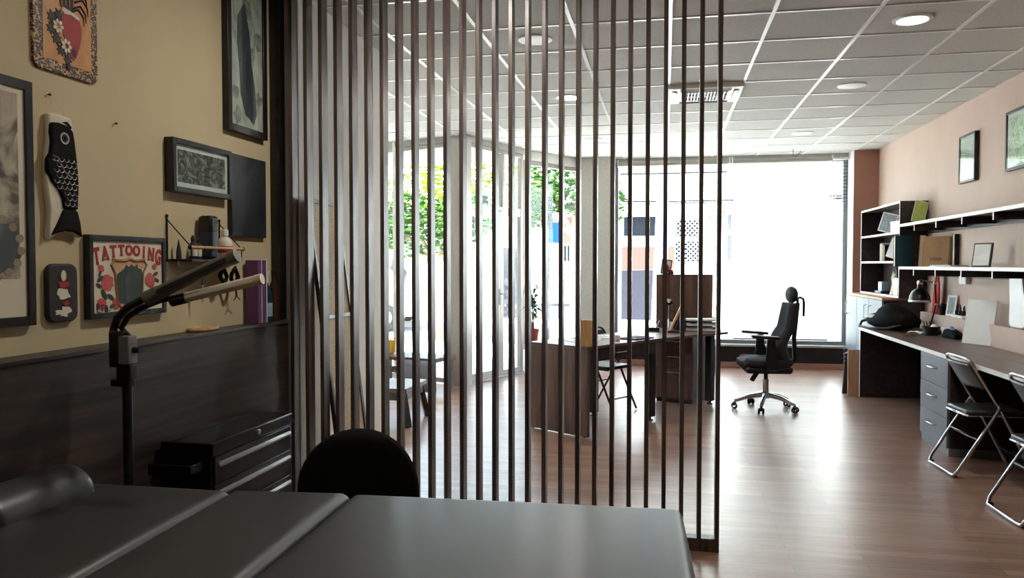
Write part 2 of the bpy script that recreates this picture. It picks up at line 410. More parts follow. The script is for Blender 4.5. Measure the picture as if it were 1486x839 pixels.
w = MB(); bar_between(w, (-1.86, 10.12), (-1.22, 11.2), 0, .30, .12); bar_between(w, (-1.86, 10.12), (-1.22, 11.2), 2.80, H, .12); struct(w.build('wall_front', 'facade'))
struct(glazing('window_3', LEND, (POST[0] - .09, POST[1] + .035), 0.02, 2.86))
struct(glazing('window_4', LFAR, LEND, 0.02, 2.86, cuts=(.5,)))
w = MB(); bar_between(w, LFAR, POST, 2.86, H, .1); bar_between(w, POST, DEND, 2.86, H, .1); struct(w.build('trim_7', 'alu'))
# the corner post of the porch
w = MB(); w.box((POST[0], POST[1] + .02, H / 2), (.19, .12, H), Matrix.Rotation(-.25, 3, 'Z')); struct(w.build('trim_8', 'alu', bevel=.004))
# white frame post at the left end of the porch
w = MB(); w.box((LEND[0], LEND[1], H / 2), (.10, .10, H), Matrix.Rotation(-.25, 3, 'Z')); struct(w.build('trim_9', 'whiteedge', bevel=.004))
# entrance: transom glazing, door leaf, sidelight
D0 = lerp(POST, DEND, .07); DM = lerp(POST, DEND, .60)
tr = struct(glazing('window_5', D0, DEND, 2.10, 2.86, cuts=(.62,), fw=.05))
door = struct(glazing('door_1', D0, DM, .03, 2.09, fw=.085, depth=.055))
struct(glazing('window_6', DM, DEND, .03, 2.10, fw=.06))
dv = (Vector(DEND) - Vector(POST)).normalized(); dn = Vector((dv.y, -dv.x))       # dn points into the room
hp = lerp(D0, DM, .93)
hm = MB()
hx, hy = hp[0] + dn.x * .03, hp[1] + dn.y * .03
hm.box((hx + dn.x * .005, hy + dn.y * .005, 1.02), (.035, .012, .20), Matrix.Rotation(math.atan2(dv.y, dv.x), 3, 'Z'))
hm.tube([(hx, hy, 1.06), (hx + dn.x * .05, hy + dn.y * .05, 1.06), (hx + dn.x * .05 - dv.x * .12, hy + dn.y * .05 - dv.y * .12, 1.06)], .009)
hm.build('door_handle', 'blackmetal', door, bevel=.002)
w = MB(); bar_between(w, POST, DEND, 0, .03, .09); struct(w.build('trim_10', 'alu', bevel=.003))
# green exit sign on the transom glass
ex = thing('exit_sign', 'small green exit sign on the glass above the entrance door', 'exit sign', (lerp(D0, DEND, .255)[0] + dn.x * .04, lerp(D0, DEND, .255)[1] + dn.y * .04, 2.16), math.atan2(dv.y, dv.x))
m_ = MB(); m_.box((0, 0, .05), (.15, .012, .09)); m_.build('sign_plate', 'exitgreen', ex, bevel=.002)
m_ = MB()
glyphs(m_, 'SALIDA', lambda i, n: Matrix.Translation((-.055 + i * .022, -.0065, .036)) @ Matrix.Rotation(PI / 2, 4, 'X'), .036, .0)
m_.build('lettering', 'whiteplastic', ex)
# yellow square sticker on the window
st = MB()
for a, b, cc, d in ((.60, .80, 2.255, 2.27), (.60, .80, 2.06, 2.075), (.60, .615, 2.06, 2.27), (.785, .80, 2.06, 2.27), (.60, .80, 2.15, 2.165)): st.b2(a, b, YW + .036, YW + .040, cc, d)
tag(st.build('window_sticker', 'yellow'), 'yellow outlined square sticker on the right shop window glass', 'sticker')

# roller blinds -----------------------------------------------------------
def roller(name, x0, x1, label, drop):
    r = thing(name, label, 'blind', ((x0 + x1) / 2, YW - .07, 2.80)); h = (x1 - x0) / 2
    m_ = MB(); m_.tube([(-h, 0, .04), (h, 0, .04)], .034, 14); m_.build('roller_tube', 'alu', r, smooth=True)
    
    for sg in (-1, 1): m_ = MB(); m_.box((sg * (h + .008), 0, .045), (.014, .08, .10)); m_.build('bracket', 'whiteplastic', r, bevel=.003)
    m_ = MB(); m_.b2(-h + .02, h - .02, .030, .033, -drop, .04); m_.build('blind_fabric', 'blind', r)
    m_ = MB(); m_.tube([(-h + .02, .031, -drop), (h - .02, .031, -drop)], .011, 10); m_.build('hem_bar', 'darkalu', r, smooth=True)
    m_ = MB(); m_.tube([(h + .012, -.03, .05), (h + .012, -.03, -.9)], .003, 6); m_.build('pull_chain', 'whiteplastic', r)
roller('roller_blind', .90, 2.18, 'white roller blind drawn down over right half of the shop window', 2.40)
roller('roller_blind', -.66, .85, 'rolled up blind above the clear left half of the shop window', .10)
vb = thing('venetian_blind', 'narrow slatted blind at the right edge of the shop window', 'blind', (2.297, YW - .055, 2.86))
m_ = MB(); m_.b2(-.10, .10, -.02, .02, -.03, 0); m_.build('head_rail', 'whiteplastic', vb, bevel=.002)
for i in range(12):
    m_ = MB(); m_.box((0, 0, -.07 - i * .047), (.17, .025, .002), Matrix.Rotation(.5, 3, 'X')); m_.build('slat', 'greyshutter', vb)
m_ = MB(); m_.tube([(.06, 0, -.03), (.06, 0, -.62)], .0015, 5); m_.tube([(-.06, 0, -.03), (-.06, 0, -.62)], .0015, 5); m_.build('cord', 'whiteplastic', vb)

# ceiling lights -------------------------------------------------------------
def downlight(x, y, label, on):
    d = thing('ceiling_light', label, 'ceiling light', (x, y, H), 0, None)
    m_ = MB()
    m_.lathe([(.088, -.012), (.112, -.010), (.116, -.002), (.116, .0), (.088, .0)], n=36, ring=True); m_.build('trim_ring', 'whiteplastic', d, smooth=True)
    m_ = MB(); m_.lathe([(.0001, -.011), (.088, -.011), (.088, -.004), (.0001, -.004)], n=36); m_.build('diffuser', 'lamp_on' if on else 'lampoff', d)
    if on:
        L = bpy.data.lights.new('downlight_glow', 'AREA'); L.shape = 'DISK'; L.size = .17; L.energy = on; L.color = (1, .95, .87)
        lo = bpy.data.objects.new('lamp', L); COL.objects.link(lo); lo.parent = d; lo.location = (0, 0, -.014)
LAMP = 7
downlight(1.47, 5.185, 'lit round ceiling downlight nearest the right wall and the camera', LAMP)
downlight(1.52, 6.985, 'unlit round downlight, second from the camera in the row near the right wall', 0)
downlight(1.52, 9.385, 'unlit round downlight closest to the blind-covered window', 0)
downlight(-.86, 5.16, 'unlit round downlight seen through the slats at upper centre', 0)
downlight(-.86, 6.985, 'lit round downlight seen through the slats beyond the unlit one', LAMP)
downlight(-.86, 9.385, 'unlit round downlight seen through the slats above the entrance', 0)
# the tattoo room's own lamps, above and behind the camera
downlight(-.86, 3.385, 'lit round ceiling downlight just in front of the slatted partition', 7)
downlight(-.86, 1.585, 'lit round ceiling downlight over the treatment table', 1.2)

# ceiling cassette air conditioner -------------------------------------------
ac = thing('air_conditioner', 'square white ceiling cassette air conditioner behind the slats', 'air conditioner', (.32, 6.985, H + .001))
m_ = MB(); m_.box((0, 0, -.02), (.62, .62, .04)); m_.build('casing', 'whiteplastic', ac, bevel=.012)
for k in range(4):
    R4 = Matrix.Rotation(k * PI / 2, 3, 'Z'); m_ = MB(); v = R4 @ Vector((0, .255, -.043)); m_.box(v, (.42, .05, .012), R4 @ Matrix.Rotation(.3, 3, 'X')); m_.build('louvre', 'alu', ac, bevel=.003)
m_ = MB()
for i in range(15): m_.box((-.19 + i * .027, 0, -.044), (.009, .38, .014))
for i in range(3): m_.box((0, -.15 + i * .15, -.044), (.38, .008, .012))
m_.build('intake_grille', 'whiteplastic', ac)
m_ = MB(); m_.box((0, 0, -.0405), (.385, .385, .003)); m_.build('filter', 'greyshutter', ac)
# small chain hook on ceiling by the window
m_ = MB(); m_.tube([(1.62, 10.7, H), (1.62, 10.7, H - .09), (1.66, 10.7, H - .09), (1.72, 10.7, H - .03)], .004, 6)
tag(m_.build('ceiling_hook', 'greyshutter'), 'thin bent wire hook on the ceiling above the roller blind', 'hook')

# ------------------------------------------------------------------ slatted partition
YS = 3.93
sc_ = thing('slat_screen', 'floor to ceiling partition of dark vertical wooden slats', 'partition', (-.86, YS, 0))
SX0, SX1 = -1.998, .257
for i in range(27):
    xx = SX0 + (SX1 - SX0) * i / 26 + .86
    m_ = MB(); m_.b2(xx - .0105, xx + .0105, 0, .075, .065 if i < 26 else 0, H); m_.build('slat', 'slat', sc_, bevel=.0015, segs=1)
m_ = MB(); m_.b2(SX0 + .86 - .03, SX1 + .86 + .0105, .004, .071, 0, .065); m_.build('bottom_rail', 'slat', sc_, bevel=.002)
m_ = MB(); m_.b2(-2.118 + .86, -2.065 + .86, .0, .068, 1.123, H - .001); m_.build('wall_post', 'blackframe', sc_)
# ------------------------------------------------------------------ tattoo room: the left wall
def K(y, z): return y * 1.0096, 1.425 + (z - 1.425) * 1.0096
def framed(name, label, y0, y1, z0, z1, fw=.02, depth=.025, art='inkwash', matw=0.0, glass=False, cat='picture', sx=1, x=XL, rz=0.0, frame='blackframe', group=None):
    """picture on a wall in the plane x; sx=+1 faces +X, -1 faces -X"""
    r = thing(name, label, cat, (x - sx * .001, (y0 + y1) / 2, z0), 0, group)
    a, h = (y1 - y0) / 2, z1 - z0
    m_ = MB()
    def bx(xa, xb, ya, yb, za, zb): m_.b2(min(sx * xa, sx * xb), max(sx * xa, sx * xb), ya, yb, za, zb)
    bx(0, depth, -a, -a + fw, 0, h); bx(0, depth, a - fw, a, 0, h); bx(0, depth, -a + fw, a - fw, 0, fw); bx(0, depth, -a + fw, a - fw, h - fw, h)
    m_.build('frame', frame, r, bevel=.0025)
    if matw:
        m_ = MB(); bx(.002, depth * .72, -a + fw, a - fw, fw, h - fw); m_.build('mat_board', 'paper', r)
    m_ = MB(); q = fw + matw; bx(.002, depth * .72 + (.0015 if matw else 0), -a + q, a - q, q, h - q); pr_ = m_.build('print', art, r)
    if glass:
        m_ = MB(); bx(depth * .86, depth * .92, -a + fw, a - fw, fw, h - fw); m_.build('glass_pane', 'glass', r)
    return r, a, h, depth * .72 + .0012
def YZ(mb, pts, x0, x1): mb.prism(pts, x0, x1, 'x')
def star(cy, cz, r0, r1, n, ph=0): return [((cy + (r0 if i % 2 == 0 else r1) * math.cos(PI * i / n + ph)), (cz + (r0 if i % 2 == 0 else r1) * math.sin(PI * i / n + ph))) for i in range(2 * n)]
def ell(cy, cz, a, b, n=18, rot=0):
    o = []
    for i in range(n):
        t = 2 * PI * i / n; u, v = a * math.cos(t), b * math.sin(t)
        o.append((cy + u * math.cos(rot) - v * math.sin(rot), cz + u * math.sin(rot) + v * math.cos(rot)))
    return o
def blob(cy, cz, a, b, n=22, j=.25, seed=1, rot=0):
    rnd = random.Random(seed); o = []
    for i in range(n):
        t = 2 * PI * i / n; k = 1 + rnd.uniform(-j, j); u, v = a * k * math.cos(t), b * k * math.sin(t)
        o.append((cy + u * math.cos(rot) - v * math.sin(rot), cz + u * math.sin(rot) + v * math.cos(rot)))
    return o

# big brush painting at the left edge
y1, z0 = K(2.262, 1.222); z1 = K(0, 2.022)[1]; y1 = y1 - .005
r, a, h, px = framed('framed_painting', 'tall black framed brush ink painting cut off by the left edge of the photo', y1 - .56, y1, z0, z1 + .01, .032, .028, 'posterpaper')
m_ = MB(); YZ(m_, [(-a + .06, .16), (a - .06, .16), (a - .06, h - .05), (-a + .06, h - .05)], px - .001, px + .0006); m_.build('brushwork', 'inkwash', r)
m_ = MB(); YZ(m_, blob(.10, .26, .12, .10, 30, .12, 3), px + .0006, px + .0014); m_.build('brushwork', 'inkdark', r)
m_ = MB()
for i in range(9):
    t_ = -2.2 + i * .42; YZ(m_, ell(.10 + .125 * math.cos(t_), .26 + .10 * math.sin(t_), .017, .014), px + .0014, px + .002)
YZ(m_, ell(.10, .375, .035, .024, rot=.3), px + .0014, px + .002)
m_.build('brushwork', 'sucker', r)

# carved leather panel with heart
y0, z0 = K(2.279, 2.094); y1, _ = K(2.584, 2.094)
hp_ = thing('leather_panel', 'carved tan leather panel with a red heart and white flowers, high on the left wall', 'wall panel', (XL - .001, (y0 + y1) / 2, z0))
a = (y1 - y0) / 2; h = .62
m_ = MB(); YZ(m_, [(-a, .02), (-a + .02, 0), (a - .02, 0), (a, .02), (a, h - .02), (a - .02, h), (-a + .02, h), (-a, h - .02)], 0, .012); m_.build('border', 'carved', hp_, bevel=.003)
m_ = MB(); YZ(m_, [(-a + .042, .04), (a - .036, .04), (a - .036, h - .04), (-a + .042, h - .04)], .010, .0135); m_.build('leather_field', 'tanleather', hp_)
def bez(pts): return pts
m_ = MB(); YZ(m_, [(.030, .060), (.055, .105), (.068, .150), (.070, .185), (.060, .212), (.035, .222), (.005, .226), (-.020, .222), (-.032, .20), (-.022, .15), (-.005, .105), (.012, .075)], .013, .0155); m_.build('heart', 'redart', hp_, bevel=.001)
m_ = MB(); YZ(m_, [(-.026, .226), (-.012, .218), (.02, .222), (.055, .212), (.058, .222), (.02, .234), (-.022, .240)], .0155, .0165)
for (cy, cz) in ((-.045, .165), (-.008, .105)):
    for k in range(7): YZ(m_, ell(cy + .017 * math.cos(k * .9), cz + .017 * math.sin(k * .9), .0085, .0065, 10, k * .9), .0165, .0175)
m_.build('petals', 'inkcream', hp_)
m_ = MB()
for (cy, cz, s_, q) in ((-.07, .19, .026, 1), (-.075, .15, .024, 2), (-.04, .205, .024, 3), (-.05, .12, .026, 4), (-.03, .085, .024, 5), (.0, .06, .022, 6), (.004, .035, .014, 7), (.03, .09, .02, 8)): YZ(m_, star(cy, cz, s_, s_ * .55, 7, q), .0135, .016)
YZ(m_, ell(.0, .265, .035, .035), .0135, .0155)
for k, (y_, z_) in enumerate(((.035, .30), (.04, .275), (.03, .25), (.02, .235))):
    for dy, dz in ((.0, .0),):
        m_.tube([(.0145, y_, z_), (.0145, y_ + .035, z_ + .018), (.0145, y_ + .060, z_ - .004), (.0145, y_ + .064, z_ - .035)], [.005, .004, .003, .001], 6)
for k in range(3): m_.tube([(.0145, -.02 - .02 * k, .27), (.0145, -.05 - .02 * k, .33), (.0145, -.06 - .012 * k, .42)], [.006, .008, .004], 6)
m_.build('ink_drawing', 'inkblack', hp_)
m_ = MB()
for k in range(4): m_.tube([(.0145, -.028 + .018 * k, .24 + .01 * (k % 2)), (.0145, -.030 + .02 * k, .34), (.0145, -.02 + .022 * k, .5)], [.004, .007, .005], 6)
m_.build('grey_fingers', 'gold', hp_)

# koi windsock
y0, z0 = K(2.33, 1.515)
ko = thing('koi_windsock', 'black and white koi fish windsock hanging on the left wall', 'windsock', (XL - .001, y0 + .06, z0))
def kp(u, v): return ((u - 140) * .00078, (785 - v) * .00062)
m_ = MB(); YZ(m_, [kp(*q) for q in ((60, 84), (120, 78), (194, 86), (206, 150), (214, 260), (222, 330), (226, 480), (226, 600), (240, 700), (247, 778), (232, 772), (190, 752), (140, 746), (100, 760), (45, 796), (52, 700), (56, 620), (42, 500), (40, 440), (44, 340), (58, 200))], .002, .026); m_.build('white_cloth', 'inkcream', ko, bevel=.009)
m_ = MB(); YZ(m_, [kp(*q) for q in ((60, 136), (110, 128), (160, 136), (192, 160), (200, 210), (206, 260), (214, 330), (219, 400), (222, 480), (217, 560), (216, 615), (130, 615), (124, 560), (98, 505), (62, 468), (32, 410), (32, 345), (52, 305), (60, 240), (56, 190))], .020, .036); m_.build('black_body', 'cloth', ko, bevel=.010)
m_ = MB(); YZ(m_, [kp(*q) for q in ((130, 616), (214, 616), (232, 690), (243, 774), (218, 756), (190, 744), (140, 740), (100, 752), (55, 770), (92, 700))], .020, .034); m_.build('tail', 'cloth', ko, bevel=.007)
m_ = MB()
for r_ in range(9):
    for c_ in range(5):
        u = 84 + c_ * 30 + (15 if r_ % 2 else 0); v = 330 + r_ * 31
        lo_ = 40 if v < 440 else 70 if v < 500 else 128
        if u < lo_ + 8 or u > 214: continue
        m_.tube([(.0362,) + kp(u - 14, v), (.0366,) + kp(u - 11, v + 13), (.0366,) + kp(u, v + 20), (.0366,) + kp(u + 11, v + 13), (.0362,) + kp(u + 14, v)], .0011, 5)
m_.tube([(.036,) + kp(60, 345), (.037,) + kp(100, 352), (.037,) + kp(130, 400), (.036,) + kp(170, 430)], .0018, 6); m_.tube([(.036,) + kp(64, 320), (.037,) + kp(95, 330), (.036,) + kp(110, 350)], .0014, 6)
m_.build('scale_outlines', 'alu', ko)
for i_, (r0, r1, mt) in enumerate(((.021, .015, 'alu'), (.011, .007, 'greyshutter'))):
    m_ = MB(); m_.lathe([(r1, 0), (r0, 0), (r0, .003), (r1, .003)], (.036,) + kp(132, 214), 22, Matrix.Rotation(PI / 2, 3, 'Y'), True); m_.build('eye_ring', mt, ko)
m_ = MB(); YZ(m_, [kp(*q) for q in ((135, 120), (165, 112), (192, 140), (186, 150), (160, 130))], .024, .028); m_.build('mouth_stripe', 'cloth', ko)
m_ = MB(); m_.tube([(.018, -.05, .43), (.006, -.02, .495), (.018, .03, .43)], .0009, 5); m_.build('cord', 'inkcream', ko)
# nails
for (yy, zz, lb) in ((2.349, 2.012, 'small nail above the koi windsock'), (2.68, 1.971, 'small bare nail in the beige wall between windsock and black picture')):
    y_, z_ = K(yy, zz); m_ = MB(); m_.lathe([(.002, 0), (.002, .012), (.005, .012), (.005, .0145), (.0001, .0145)], n=10, rot=Matrix.Rotation(PI / 2, 3, 'Y'))
    tag(m_.build('nail', 'greyshutter', loc=(XL - .002, y_, z_)), lb, 'nail')
# painted deck-shaped plaque
y0, z0 = K(2.312, 1.222)
pq = thing('wooden_plaque', 'small dark rounded plaque with a painted figure, below the koi windsock', 'plaque', (XL - .001, y0 + .072, z0))
def rrect(a, b0, b1, r_, n=5):
    o = []
    for cy, cz, s_ in ((a - r_, b1 - r_, 0), (-a + r_, b1 - r_, 1), (-a + r_, b0 + r_, 2), (a - r_, b0 + r_, 3)):
        for i in range(n + 1):
            t_ = s_ * PI / 2 + PI / 2 * i / n; o.append((cy + r_ * math.cos(t_), cz + r_ * math.sin(t_)))
    return o
m_ = MB(); YZ(m_, rrect(.070, 0, .208, .034), .0, .022); m_.build('board', 'inkblack', pq, bevel=.006)
m_ = MB(); YZ(m_, ell(0, .165, .012, .02), .022, .024); YZ(m_, blob(0.0, .10, .028, .024, 16, .3, 4), .022, .0235); YZ(m_, blob(.0, .035, .032, .016, 18, .45, 5), .022, .0235); m_.build('painted_figure', 'inkcream', pq)
m_ = MB(); YZ(m_, blob(0, .135, .026, .014, 14, .3, 8), .0225, .0245); YZ(m_, blob(.01, .066, .016, .010, 12, .3, 9), .0225, .0245); m_.build('painted_red', 'redart', pq)

# TATTOOING poster
y0, z0 = K(2.503, 1.222); y1, z1 = K(2.951, 1.536)
r, a, h, px = framed('framed_poster', 'black framed poster lettered TATTOOING with roses and an ornate gold frame', y0, y1, z0, z1, .022, .03, 'posterpaper', .0)
m_ = MB()
word = 'TATTOOING'
def pt(i, n):
    t_ = (i - (n - 1) / 2) / ((n - 1) / 2)
    sc = 1.0 + .55 * t_ * t_
    yy = t_ * (a - .050); zz = h - .074 - .036 * t_ * t_
    return Matrix.Translation((px, yy, zz)) @ FACE_PX @ Matrix.Rotation(-.16 * t_, 4, 'Z') @ Matrix.Diagonal((.95, sc, 1, 1))
glyphs(m_, word, pt, .056, .0026)
for i_, ch in enumerate(word):                    # slab feet of the lettering
    if ch in 'TAIN':
        for dx_ in ((-.009, .009) if ch in 'AN' else (0,)):
            Mx = pt(i_, 9); c_ = Mx @ Vector((dx_, .002, 0)); m_.b2(c_.x - .0006, c_.x + .0007, c_.y - .0075, c_.y + .0075, c_.z - .0022, c_.z + .0022)
m_.build('lettering', 'redart', r)
m_ = MB()
for sgn in (-1, 1):
    q = [(px, sgn * .085, .222), (px, sgn * .105, .203), (px, sgn * .082, .17), (px, sgn * .078, .11), (px, sgn * .068, .05), (px, sgn * .04, .03)]
    m_.tube(q, .005, 6); m_.ball((px, sgn * .088, .224), (.004, .011, .008), 10, 6)
m_.tube([(px, -.085, .222), (px, -.03, .219), (px, 0, .227), (px, .03, .219), (px, .085, .222)], .007, 6)
m_.build('ornate_frame_drawing', 'gold', r)
m_ = MB(); YZ(m_, [(-.085, .219), (-.10, .203), (-.08, .17), (-.06, .175), (-.03, .19), (.06, .20), (.082, .19), (.10, .203), (.085, .219), (0, .223)], px - .001, px + .0008)
m_.build('frame_field_drawing', 'peach', r)
m_ = MB(); YZ(m_, [(-.066, .055), (.05, .03), (.072, .10), (.074, .185), (.05, .192), (.046, .208), (.028, .194), (.012, .206), (-.004, .194), (-.02, .205), (-.03, .188), (-.05, .178), (-.07, .168), (-.075, .12)], px, px + .0016); m_.build('dark_figure_drawing', 'greenink', r)
m_ = MB(); YZ(m_, [(-.03, .06), (.0, .06), (.004, .15), (-.01, .18), (-.032, .15)], px + .0016, px + .0022); m_.build('figure_highlight', 'inkdark', r)
for (cy, cz, s_, q) in ((-.128, .135, .034, 1), (.125, .14, .030, 2), (-.075, .055, .026, 3), (-.16, .055, .024, 6), (-.158, .19, .015, 4), (.155, .195, .014, 5), (.10, .07, .020, 7)):
    m_ = MB(); YZ(m_, blob(cy, cz, s_, s_ * .95, 18, .16, q), px, px + .0012); YZ(m_, blob(cy + s_ * .1, cz, s_ * .55, s_ * .5, 12, .25, q + 9), px + .0012, px + .0016); m_.build('rose', 'rose', r)
m_ = MB()
for (cy, cz, s_, ro) in ((-.165, .15, .018, .6), (-.172, .125, .016, 2.6), (-.145, .09, .024, -1.0), (-.11, .08, .02, -.5), (.16, .165, .018, .4), (.168, .14, .016, -.4), (.14, .095, .02, 1), (-.165, .17, .014, 1.2), (-.10, .045, .016, .3), (.155, .10, .016, .2)):
    YZ(m_, ell(cy, cz, s_, s_ * .45, 12, ro), px, px + .0014)
m_.build('leaves', 'greenink', r)
m_ = MB()
glyphs(m_, 'FTB', lambda i, n: Matrix.Translation((px + .001, -.178 + i * .022, .032 - .003 * i)) @ FACE_PX @ Matrix.Rotation(.1, 4, 'Z'), .034, .001)
m_.tube([(px + .001, -.185, .028), (px + .001, -.15, .018), (px + .001, -.11, .030)], .0015, 5)
m_.build('hand_lettering', 'inkblack', r)

# tall picture by the partition, upper part out of view
y0, z0 = K(3.436, 2.078); y1 = K(3.812, 0)[0]
r, a, h, px = framed('framed_picture', 'tall narrow black framed ink print high beside the slatted partition', y0, y1, z0, z0 + .80, .036, .035, 'inktall', .0, glass=True)
m_ = MB(); YZ(m_, [(.06, .06), (.09, .12), (.075, .25), (.04, .38), (.03, .50), (-.02, .66), (-.055, .62), (-.085, .58), (-.09, .45), (-.075, .33), (-.065, .2), (-.02, .1), (.02, .085)], px, px + .0012); m_.build('ink_figure', 'inkdark', r)
m_ = MB()
for (cy, cz, s_, q) in ((.11, .50, .04, 1), (.115, .2, .03, 2), (-.09, .09, .035, 3), (.05, .42, .035, 4), (-.11, .2, .028, 6), (.0, .63, .05, 7)): YZ(m_, blob(cy, cz, s_, s_ * 1.2, 14, .3, q), px, px + .0008)
m_.build('ink_clouds', 'inkmid', r)
# horizontal picture
y0, z0 = K(2.987, 1.738); y1, z1 = K(3.444, 1.970)
framed('framed_picture', 'black framed horizontal sketch with white border and reflections in its glass', y0, y1, z0, z1, .024, .045, 'inkgrey', .022, glass=True)
# dark canvas
y0, z0 = K(3.472, 1.565); y1, z1 = K(3.807, 1.969)
cv = thing('canvas_painting', 'unframed dark blue grey canvas between horizontal sketch and slatted partition', 'painting', (XL - .001, (y0 + y1) / 2, z0))
a = (y1 - y0) / 2; h = z1 - z0
m_ = MB(); m_.b2(0, .024, -a, a, 0, h); m_.build('stretched_canvas', 'inkcanvas', cv, bevel=.003)
m_ = MB(); m_.b2(-.0, .0245, -a - .003, -a - .0001, 0, h); m_.build('side_edge', 'black', cv)

# wire wall shelf and the things on it
y0, z0 = K(2.992, 1.449); y1 = K(3.391, 0)[0]; yE = K(3.60, 0)[0]
sh = thing('wire_shelf', 'small black wall shelf with wire sides and a wooden front rail', 'shelf', (XL - .001, y0, z0)); L_ = y1 - y0
m_ = MB(); m_.b2(0, .125, -.002, L_ + .002, -.012, 0); m_.build('shelf_board', 'blackframe', sh, bevel=.002)
for yy in (0, L_):
    m_ = MB(); m_.tube([(.006, yy, -.01), (.006, yy, .185)], .0035, 8); m_.tube([(.006, yy, .170), (.122, yy, .05), (.122, yy, -.01)], .003, 8); m_.ball((.006, yy, .187), .007, 10, 8)
    m_.build('wire_side', 'blackmetal', sh, smooth=True)
m_ = MB(); m_.tube([(.122, -.012, .05), (.122, L_ + .012, .05)], .0075, 12); m_.build('front_rail', 'oak', sh, smooth=True)
m_ = MB()
for yy in (-.012, L_ + .012): m_.ball((.122, yy, .05), (.010, .006, .010), 12, 8)
m_.build('rail_cap', 'black', sh, smooth=True)
m_ = MB(); m_.tube([(.06, .0, -.03), (.06, L_, -.03)], .003, 8)
for yy in (0, L_): m_.tube([(.06, yy, -.03), (.06, yy, -.008)], .003, 8)
m_.build('hook_rod', 'steel', sh, smooth=True)
SX_, SZ_ = XL - .001, z0
def bottle(name, label, y, x, prof, mats, cat='bottle', group=None, z=None):
    """prof: list of (part name, [(r,z)...], material)"""
    b = thing(name, label, cat, (SX_ + x, y, SZ_ + .0005 if z is None else z), 0, group)
    for nm, p, mt in prof: m_ = MB(); m_.lathe(p, n=20); m_.build(nm, mt, b, smooth=True)
    return b
def squeeze(h, r_, body, cap, lab):
    return [('body', [(r_ * .9, 0), (r_, .004), (r_, h * .62), (r_ * .5, h * .72), (r_ * .5, h * .78)], body), ('label', [(r_ * 1.01, h * .12), (r_ * 1.02, h * .13), (r_ * 1.02, h * .52), (r_ * 1.01, h * .53)], lab), ('cap', [(r_ * .55, h * .76), (r_ * .55, h * .88), (r_ * .2, h), (.001, h)], cap)]
bottle('ink_bottle', 'small dark bottle with pale label at the left end of the wire shelf', y0 + .105, .06, squeeze(.105, .017, 'amber', 'black', 'inkcream'), 0)
bottle('ink_bottle', 'second dark bottle on the wire shelf, beside the pale labelled one', y0 + .160, .05, squeeze(.10, .015, 'greyshutter', 'black', 'inkcream'), 0)
bottle('cone_nozzle', 'thin pointed bottle standing at the shelf left end against the wall', y0 + .045, .03, [('body', [(.011, 0), (.011, .03), (.003, .075), (.001, .085)], 'greyshutter')], 0)
dp = thing('soap_dispenser', 'tall black and navy dispenser standing upright on the wire shelf', 'dispenser', (SX_ + .045, y0 + .245, SZ_ + .0005))
m_ = MB(); m_.b2(-.035, .035, -.031, .031, 0, .195); m_.build('body', 'navy', dp, bevel=.012)
m_ = MB(); m_.b2(-.030, .036, -.032, .032, .115, .20); m_.build('cover', 'black', dp, bevel=.012)
m_ = MB(); m_.b2(-.037, -.028, .028, .040, 0, .205); m_.build('back_plate', 'whiteplastic', dp, bevel=.003)
bottle('white_bottle', 'cream squeeze bottle with red print at the right end of the wire shelf', y1 + .0 - .035, .055, [('body', [(.034, 0), (.037, .006), (.037, .075), (.028, .095), (.014, .108), (.014, .118)], 'inkcream'), ('red_print', [(.0374, .03), (.0376, .031), (.0376, .062), (.0374, .063)], 'redart'), ('cap', [(.017, .112), (.017, .138), (.013, .142), (.001, .142)], 'whiteplastic')], 0)
0 and bottle('dark_jar', 'dark squat jar on the wire shelf between dispenser and cream bottle', y1 - .105, .07, [('body', [(.024, 0), (.026, .004), (.026, .05), (.024, .054)], 'amber'), ('lid', [(.027, .05), (.027, .066), (.001, .066)], 'black')], 0, cat='jar')

# things hanging below the shelf rod
def hang(y, dz): return (XL + .0605, y, z0 - .033 + dz)
sc1 = thing('scissors', 'steel scissors hanging under the left end of the wire shelf', 'scissors', hang(y0 + .17, 0))
for s_ in (-1, 1):
    m_ = MB(); m_.tube(arc((0, s_ * .015, -.022), .014, 0, 2 * PI, 14, 'yz'), .003, 6); m_.tube([(0, s_ * .010, -.036), (0, -s_ * .004, -.085)], .004, 6); m_.build('handle', 'blackmetal', sc1, smooth=True)
    m_ = MB(); m_.prism([(-s_ * .004 - .004, -.085), (-s_ * .004 + .004, -.085), (s_ * .004, -.165)], -.001 + s_ * .0012, .001 + s_ * .0012, 'x'); m_.build('blade', 'steel', sc1)
m_ = MB(); m_.tube(arc((0, 0, -.004), .008, -PI * .9, PI * .9, 12, 'yz'), .0015, 6); m_.build('hook', 'steel', sc1)
def strap(y, label, drop, wdt):
    t_ = thing('strap_mask', label, 'strap', hang(y, 0))
    m_ = MB(); m_.tube([(0, 0, -.008), (0, -wdt, -.04), (0, -wdt * 1.1, -drop * .6), (.004, -wdt * .4, -drop), (0, wdt * .5, -drop * .9), (0, wdt, -.05)], .010, 8, True); m_.build('strap', 'cloth', t_, smooth=True)
    m_ = MB(); m_.tube(arc((0, 0, .0), .010, -PI, PI * .6, 12, 'yz'), .002, 6); m_.build('hook', 'steel', t_)
strap(y0 + .345, 'black strap looped on the rod, left of two under the wire shelf', .075, .028)
strap(y1 + .04, 'longer black strap loop, right of two under the wire shelf', .10, .030)
cl = thing('wire_tongs', 'thin black wire tongs hanging below the right strap loop', 'tongs', (XL + .05, y1 + .075, z0 - .20))
m_ = MB(); m_.tube([(0, -.028, 0), (0, -.012, .015), (0, -.012, .07), (0, -.02, .085)], .0028, 6); m_.tube([(0, .028, 0), (0, .0, .018), (0, -.008, .07), (0, .0, .088)], .0028, 6); m_.build('wire', 'blackmetal', cl)
